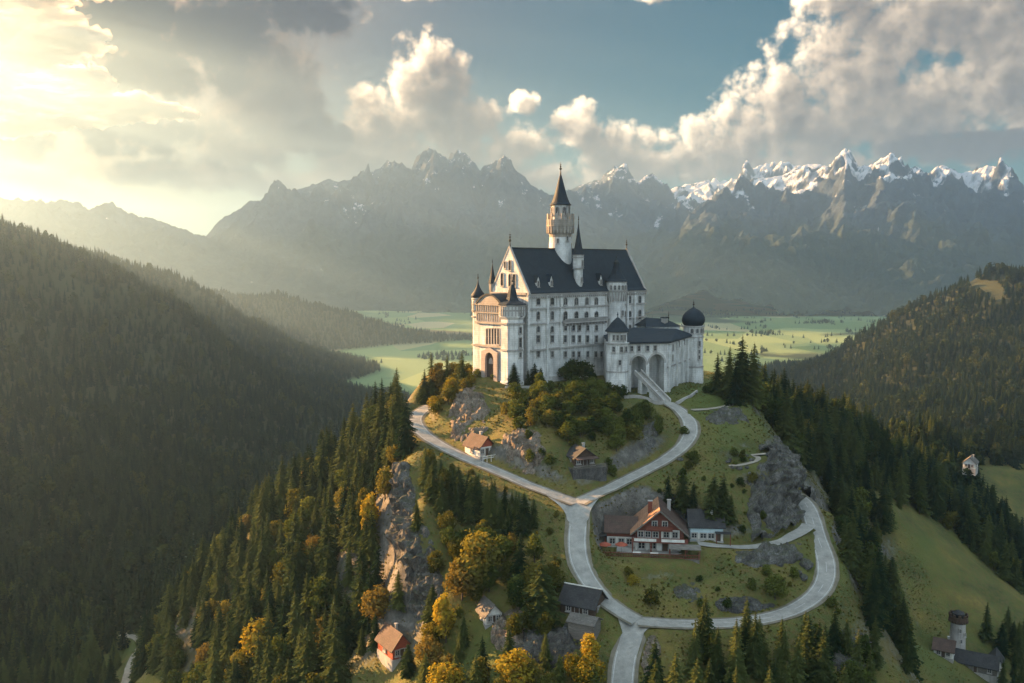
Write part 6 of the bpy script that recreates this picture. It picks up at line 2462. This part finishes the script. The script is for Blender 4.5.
# trees that stand out on their own
one('spruce', 398, 610, 9.5, 'spruce standing at the lower left edge of the cliff face', None, 1, 1.2)
one('spruce', 417, 530, 7.0, 'small spruce rooted on a ledge in the upper cliff face', None, 3, 1.3)
one('spruce', 432, 622, 8.5, 'spruce at the foot of the cliff above the red cottage', None, 0, 1.3)
one('broad', 436, 575, 5.5, 'olive tree leaning over the right edge of the cliff', L_OLIVE, 1, 1.3)
one('spruce', 432, 398, 14.5, 'tallest spruce on the brow left of the castle', None, 1)
one('spruce', 447, 391, 11.5, 'slim spruce between the tallest brow spruce and the castle', None, 3, 0.9)
one('spruce', 424, 402, 10.5, 'dark spruce at the left edge of the castle brow', None, 0)
one('spruce', 462, 384, 10.0, 'spruce close to the left corner turret of the castle', None, 2)
one('broad', 440, 396, 10.0, 'russet tree among the spruces left of the castle', L_BROWN, 1)
one('broad', 452, 398, 6.0, 'golden rounded tree on the brow below the left castle turret', L_YELLOW, 0, 1.2)
one('broad', 258, 668, 13.0, 'large yellow-green tree low on the left slope', L_YELLOW, 1, 1.25)
one('broad', 243, 690, 10.0, 'yellow-green tree in front of the large one low on the left slope', L_OLIVE, 0, 1.2)
one('broad', 372, 540, 12.0, 'tall golden-green tree standing left of the cliff', L_YELLOW, 3, 0.95)
one('broad', 385, 500, 9.0, 'olive tree just above the tall golden-green tree by the cliff', L_OLIVE, 1)
one('broad', 330, 655, 10.0, 'russet rounded tree low on the left slope', L_BROWN, 0, 1.15)
one('broad', 376, 625, 9.0, 'russet tree left of the cliff foot', L_BROWN, 2, 1.15)
one('broad', 446, 645, 11.0, 'slender bright yellow tree at the right of the red cottage', L_YELLOW, 3, 0.9)
one('broad', 432, 650, 6.0, 'low orange-yellow tree beside the red cottage', L_YELLOW, 0, 1.1)
one('broad', 516, 694, 8.5, 'bright yellow rounded tree at the bottom edge below the hut', L_YELLOW, 0, 1.25)
one('broad', 443, 700, 7.5, 'yellow tree at the bottom edge left of the rounded yellow one', L_YELLOW, 2, 1.3)
one('broad', 590, 692, 6.5, 'low golden tree at the bottom edge beside the lower road', L_YELLOW, 2, 1.3)
one('broad', 480, 592, 13.0, 'large olive tree in the hollow right of the cliff', L_OLIVE, 0, 1.2)
one('broad', 462, 600, 9.0, 'russet tree beside the large olive tree right of the cliff', L_BROWN, 2, 1.2)
one('spruce', 520, 588, 12.5, 'lone spruce above the hut, upper one of two', None, 1, 1.25)
one('spruce', 541, 626, 15.0, 'broad tall spruce between the hut and the dark barn', None, 2, 1.3)
one('spruce', 728, 398, 15.0, 'leftmost tall dark spruce right of the castle', None, 0, 1.1)
one('spruce', 741, 399, 18.5, 'tallest spruce right of the castle with a golden top', None, 2, 1.15)
one('spruce', 752, 402, 17.5, 'tall spruce just right of the tallest by the castle', None, 4, 1.1)
one('spruce', 763, 408, 14.5, 'spruce at the right end of the clump by the castle', None, 1, 1.15)
one('spruce', 717, 393, 12.0, 'dark spruce nearest the domed castle tower', None, 3, 1.1)
one('spruce', 735, 404, 12.0, 'short dark spruce in front of the clump by the castle', None, 3, 1.2)
one('shrub', 712, 390, 2.6, 'round dark shrub beside the summit path', L_GREEN, 0, 1.5)
one('shrub', 705, 393, 2.2, 'low dark shrub at the foot of the domed tower', L_GREEN, 1, 1.5)
one('spruce', 668, 508, 8.5, 'leftmost spruce in the row behind the chalet', None, 1, 1.2)
one('spruce', 682, 512, 9.5, 'second spruce from the left behind the chalet', None, 0, 1.15)
one('spruce', 692, 514, 7.5, 'shorter spruce in the middle of the row behind the chalet', None, 3, 1.2)
one('spruce', 712, 518, 11.0, 'tallest spruce behind the blue house', None, 2, 1.15)
one('spruce', 722, 520, 11.5, 'rightmost tall spruce behind the blue house', None, 4, 1.2)
one('spruce', 731, 524, 7.5, 'small spruce right of the blue house', None, 1, 1.2)
one('shrub', 735, 465, 1.2, 'clipped shrub at the left inside the ring of stones', L_GREEN, 0, 1.4)
one('shrub', 744, 462, 1.4, 'dark shrub at the right inside the ring of stones', L_GREEN, 2, 1.4)
one('spruce', 1007, 640, 11.0, 'tallest dark spruce right of the round meadow tower', None, 0, 1.1)
one('spruce', 1018, 650, 9.0, 'second dark spruce right of the round meadow tower', None, 2, 1.1)
one('spruce', 986, 640, 12.5, 'pointed dark spruce closest to the round meadow tower', None, 1, 1.0)
one('broad', 650, 608, 4.0, 'yellow-green bush on the bank inside the loop road', L_OLIVE, 0, 1.3)
one('shrub', 633, 584, 2.2, 'orange-yellow bush on the bank below the chalet', L_YELLOW, 0, 1.5)
one('broad', 775, 600, 5.5, 'large round dark bush inside the loop road bend', L_GREEN, 2, 1.3)
one('broad', 842, 540, 6.5, 'green rounded tree beyond the outer edge of the loop road', L_GREEN, 0, 1.3)
one('shrub', 684, 434, 2.2, 'round shrub right of the upper road curve', L_GREEN, 0, 1.3)
one('broad', 694, 462, 3.0, 'dark bush in the meadow right of the upper road', L_GREEN, 2, 1.5)
for i, (px, py, h) in enumerate([(514, 386, 7.0), (528, 385, 5.0), (535, 385, 7.0), (541, 384.5, 5.6)]):
    one('spruce', px, py, h, ['small clipped cypress against the front turret of the castle', 'shortest cypress under the palace wall', 'tallest cypress under the palace wall', 'rightmost cypress under the palace wall'][i], None, i, 1.5)
for i, (px, py, h) in enumerate([(565, 382, 5.0), (573, 381, 7.0), (582, 381, 6.4), (592, 383, 4.6)]):
    one('broad', px, py, h, ['leftmost dark bush at the foot of the projecting bay', 'tallest dark bush at the foot of the projecting bay', 'wide dark bush in the middle of the bay foot', 'low dark bush beside the gate tower'][i], L_GREEN, i, 1.3)
one('shrub', 477, 377, 2.6, 'dark rounded shrub left of the castle portal', L_GREEN, 0, 1.3)
one('shrub', 497, 380, 2.8, 'dark rounded shrub right of the castle portal', L_GREEN, 1, 1.2)

ZONE_TEXT = {
    'valley_foot': ('in the dark wood beside the forest track at lower left', 'trees by the forest track'),
    'left_slope': ('in the forest on the left slope of the castle hill', 'trees on the left slope'),
    'cliff_top': ('in the dense row between the left road and the cliff', 'trees between the left road and the cliff'),
    'below_cliff_top': ('in the hollow right of the cliff', 'trees in the hollow right of the cliff'),
    'lower_left': ('near the bottom edge around the hut', 'trees around the hut'),
    'below_loop': ('in the wood below the loop road', 'trees below the loop road'),
    'right_slope': ('in the forest on the right slope of the castle hill', 'trees on the right slope'),
    'castle_bushes': ('in the thicket below the castle front', 'thicket below the castle'),
    'inner_slope': ('on the slope between the castle thicket and the road fork', 'shrubs above the road fork'),
    'upper_meadow': ('in the meadow above the chalet', 'shrubs in the meadow above the chalet'),
    'loop_slope': ('on the bank below the chalet inside the loop road', 'shrubs inside the loop road'),
    'outer_verge': ('on the outer verge of the loop road', 'shrubs outside the loop road'),
    'left_bank': ('on the bank under the left road', 'shrubs under the left road'),
    'cliff_foot': ('at the foot of the cliff', 'plants at the cliff foot'),
    'meadow_edge': ('at the edge of the meadow right of the round tower', 'trees right of the round tower'),
    'west_brow': ('on the brow left of the castle', 'plants on the castle brow'),
}
COLOUR = {None: 'dark green', L_GREEN: 'green', L_OLIVE: 'olive', L_YELLOW: 'golden', L_BROWN: 'russet'}
KIND_WORD = {'spruce': 'spruce', 'broad': 'leafy tree', 'shrub': 'shrub'}

# nothing under the left road grows up in front of it
LINE = np.array([(412, 436), (420, 439), (450, 458), (495, 477), (530, 492), (562, 504)])
for i, t_ in enumerate(TREES):
    if t_[4] in ('cliff_top', 'left_bank', 'left_slope'):
        a, b = project(t_[1], t_[2], hgt(t_[1], t_[2]))
        if 412 < a < 562:
            yl = float(np.interp(a, LINE[:, 0], LINE[:, 1])) - 1.0 + 6.0 * random.random()
            if b > yl:
                hmax = (b - yl) * t_[2] / FOC
                if t_[3] > hmax:
                    TREES[i] = t_[:3] + (max(hmax, 0.6),) + t_[4:]
TREES = [t_ for t_ in TREES if t_[3] > (2.2 if t_[0] != 'shrub' else 0.5)]

# the spruces that show largest are objects; the rest join the forest
TX, TY = np.array([t[1] for t in TREES]), np.array([t[2] for t in TREES])
TZ = height(TX, TY)
TH = np.array([t[3] for t in TREES])
px, py = project(TX, TY, TZ)
qx, qy = project(TX, TY, TZ + TH)
size = (py - qy)
inview = (px > -25) & (px < 1049) & (qy < 690) & visible(TX, TY, TZ + TH, R(0.6))
named = np.array([isinstance(t[4], tuple) for t in TREES])
keep = np.zeros(len(TREES), bool)
for kd, lim in (('spruce', 292), ('broad', 280), ('shrub', 290)):
    ids = [i for i in range(len(TREES)) if TREES[i][0] == kd and inview[i]]
    ids.sort(key=lambda i: (not named[i], -size[i]))
    keep[ids[:lim]] = True
ZONE_H = {}
for k_ in set((t[4], t[0]) for t in TREES if not isinstance(t[4], tuple)):
    ZONE_H[k_] = float(np.mean([t[3] for t in TREES if (t[4], t[0]) == k_]))
rest_spruce = []
rest_broad = []
for i, (kd, x, y, h, zone, mat, var, wd) in enumerate(TREES):
    if keep[i]:
        if isinstance(zone, tuple):
            label, group = zone
        else:
            tx, group = ZONE_TEXT[zone]
            mean_h = ZONE_H[(zone, kd)]
            label = '%s%s %s %s' % ('tall ' if h > 1.14 * mean_h else 'small ' if h < 0.84 * mean_h else '', COLOUR[mat], KIND_WORD[kd], tx)
        put_tree(kd, x, y, h, label, group, mat, var, wd, z=float(TZ[i]))
    elif kd == 'spruce':
        rest_spruce.append((x, y, TZ[i] - 0.2, h, wd))
    elif kd == 'broad':
        rest_broad.append((x, y, TZ[i] - 0.2, h, wd))

# ------------------------------------------------------------------ the far woods
FAR = []
for (b, dist, sd) in (((-420, 420, 330, 700), 5.6, 41), ((-760, 820, 700, 1250), 6.6, 42), ((-1000, 1250, 1250, 1750), 8.0, 43), ((-1400, 300, 1750, 2450), 10.0, 44)):
    x, y = poisson(0, *b, dist, sd)
    z = height(x, y)
    m = (z > -197.5) & visible(x, y, z + 14)
    d, _ = road_dist(x, y)
    m &= d > 3
    px, py = project(x, y, z)
    m &= ~inside([(884, 506), (912, 510), (960, 545), (1034, 605), (1200, 700), (880, 800), (905, 600)], px, py)
    m &= ~(inside([(972, 470), (1034, 465), (1150, 500), (1150, 620), (1034, 560), (985, 505)], px, py) & (y < 620))
    m &= ~(inside([(970, 275), (1000, 285), (1010, 300), (985, 300), (968, 288)], px, py) & (y > 1000))      # a sunny clearing on the right hill
    m &= ~((y < 470) & (np.abs(x - 20) < 90) & (y < 380))
    gap = fbm(x / 60 + 3, y / 60, 3)
    m &= gap > -0.55
    x, y, z = x[m], y[m], z[m]
    r_ = np.random.default_rng(sd)
    h = r_.uniform(7.5, 17, len(x)) * (1 + 0.25 * gap[m]) * (1.0 if y.min() < 1200 else 1.05)
    FAR.append(np.column_stack([x, y, z - 0.3, h, r_.uniform(0.85, 1.15, len(x))]))
x, y = poisson(0, -900, 1500, 1050, 4200, 15.0, 46)
z = height(x, y)
ln = np.abs(fbm(x / 420 + 2, y / 420, 2))
cops = fbm(x / 300 + 8, y / 300 + 1, 4)
m = (z <= -197.5) & ((ln < 0.012) | (cops > 0.42)) & visible(x, y, z + 12, R(0.4))
x, y, z = x[m], y[m], z[m]
FAR.append(np.column_stack([x, y, z - 0.3, np.random.default_rng(47).uniform(8, 14, len(x)), np.full(len(x), 1.3)]))
FAR = np.concatenate(FAR)
if rest_spruce:
    rs = np.array(rest_spruce)
    s_, r__ = stuff_arrays(len(rs), rs[:, 3], rs[:, 4], 5)
    scatter_stuff('forest', rs[:, :3], s_, r__, SPRUCE)
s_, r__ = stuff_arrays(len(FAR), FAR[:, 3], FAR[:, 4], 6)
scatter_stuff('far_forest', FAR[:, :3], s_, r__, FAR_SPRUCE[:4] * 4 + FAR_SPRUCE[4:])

# low growth on the open ground of the hill
x, y = poisson(0, -80, 135, 150, 300, 0.85, 77)
r_ = np.random.default_rng(78)
d, _ = road_dist(x, y)
dens = fbm(x / 9, y / 9, 3)
m = (d > 0.9) & clear_of(x, y, 0.3) & (dens + r_.uniform(-0.5, 0.5, x.shape) > -0.05)
x, y = x[m], y[m]
z = height(x, y)
h = r_.uniform(0.10, 0.34, len(x)) * (1 + 0.8 * np.clip(dens[m], 0, 1))
s_, r__ = stuff_arrays(len(x), h, 1.5, 8)
TUFT = [leaf_mesh(s, 110, 4, 0.6, 0.16, 0.0, m_) for s, m_ in ((51, L_TUFT), (52, L_TUFT), (53, L_TUFT), (54, L_OLIVE))]
scatter_stuff('undergrowth', np.column_stack([x, y, z - 0.05]), s_, r__, TUFT)
print('TREES', len(TREES), 'kept', keep.sum(), 'rest', len(rest_spruce), len(rest_broad), 'far', len(FAR), 'tufts', len(x))
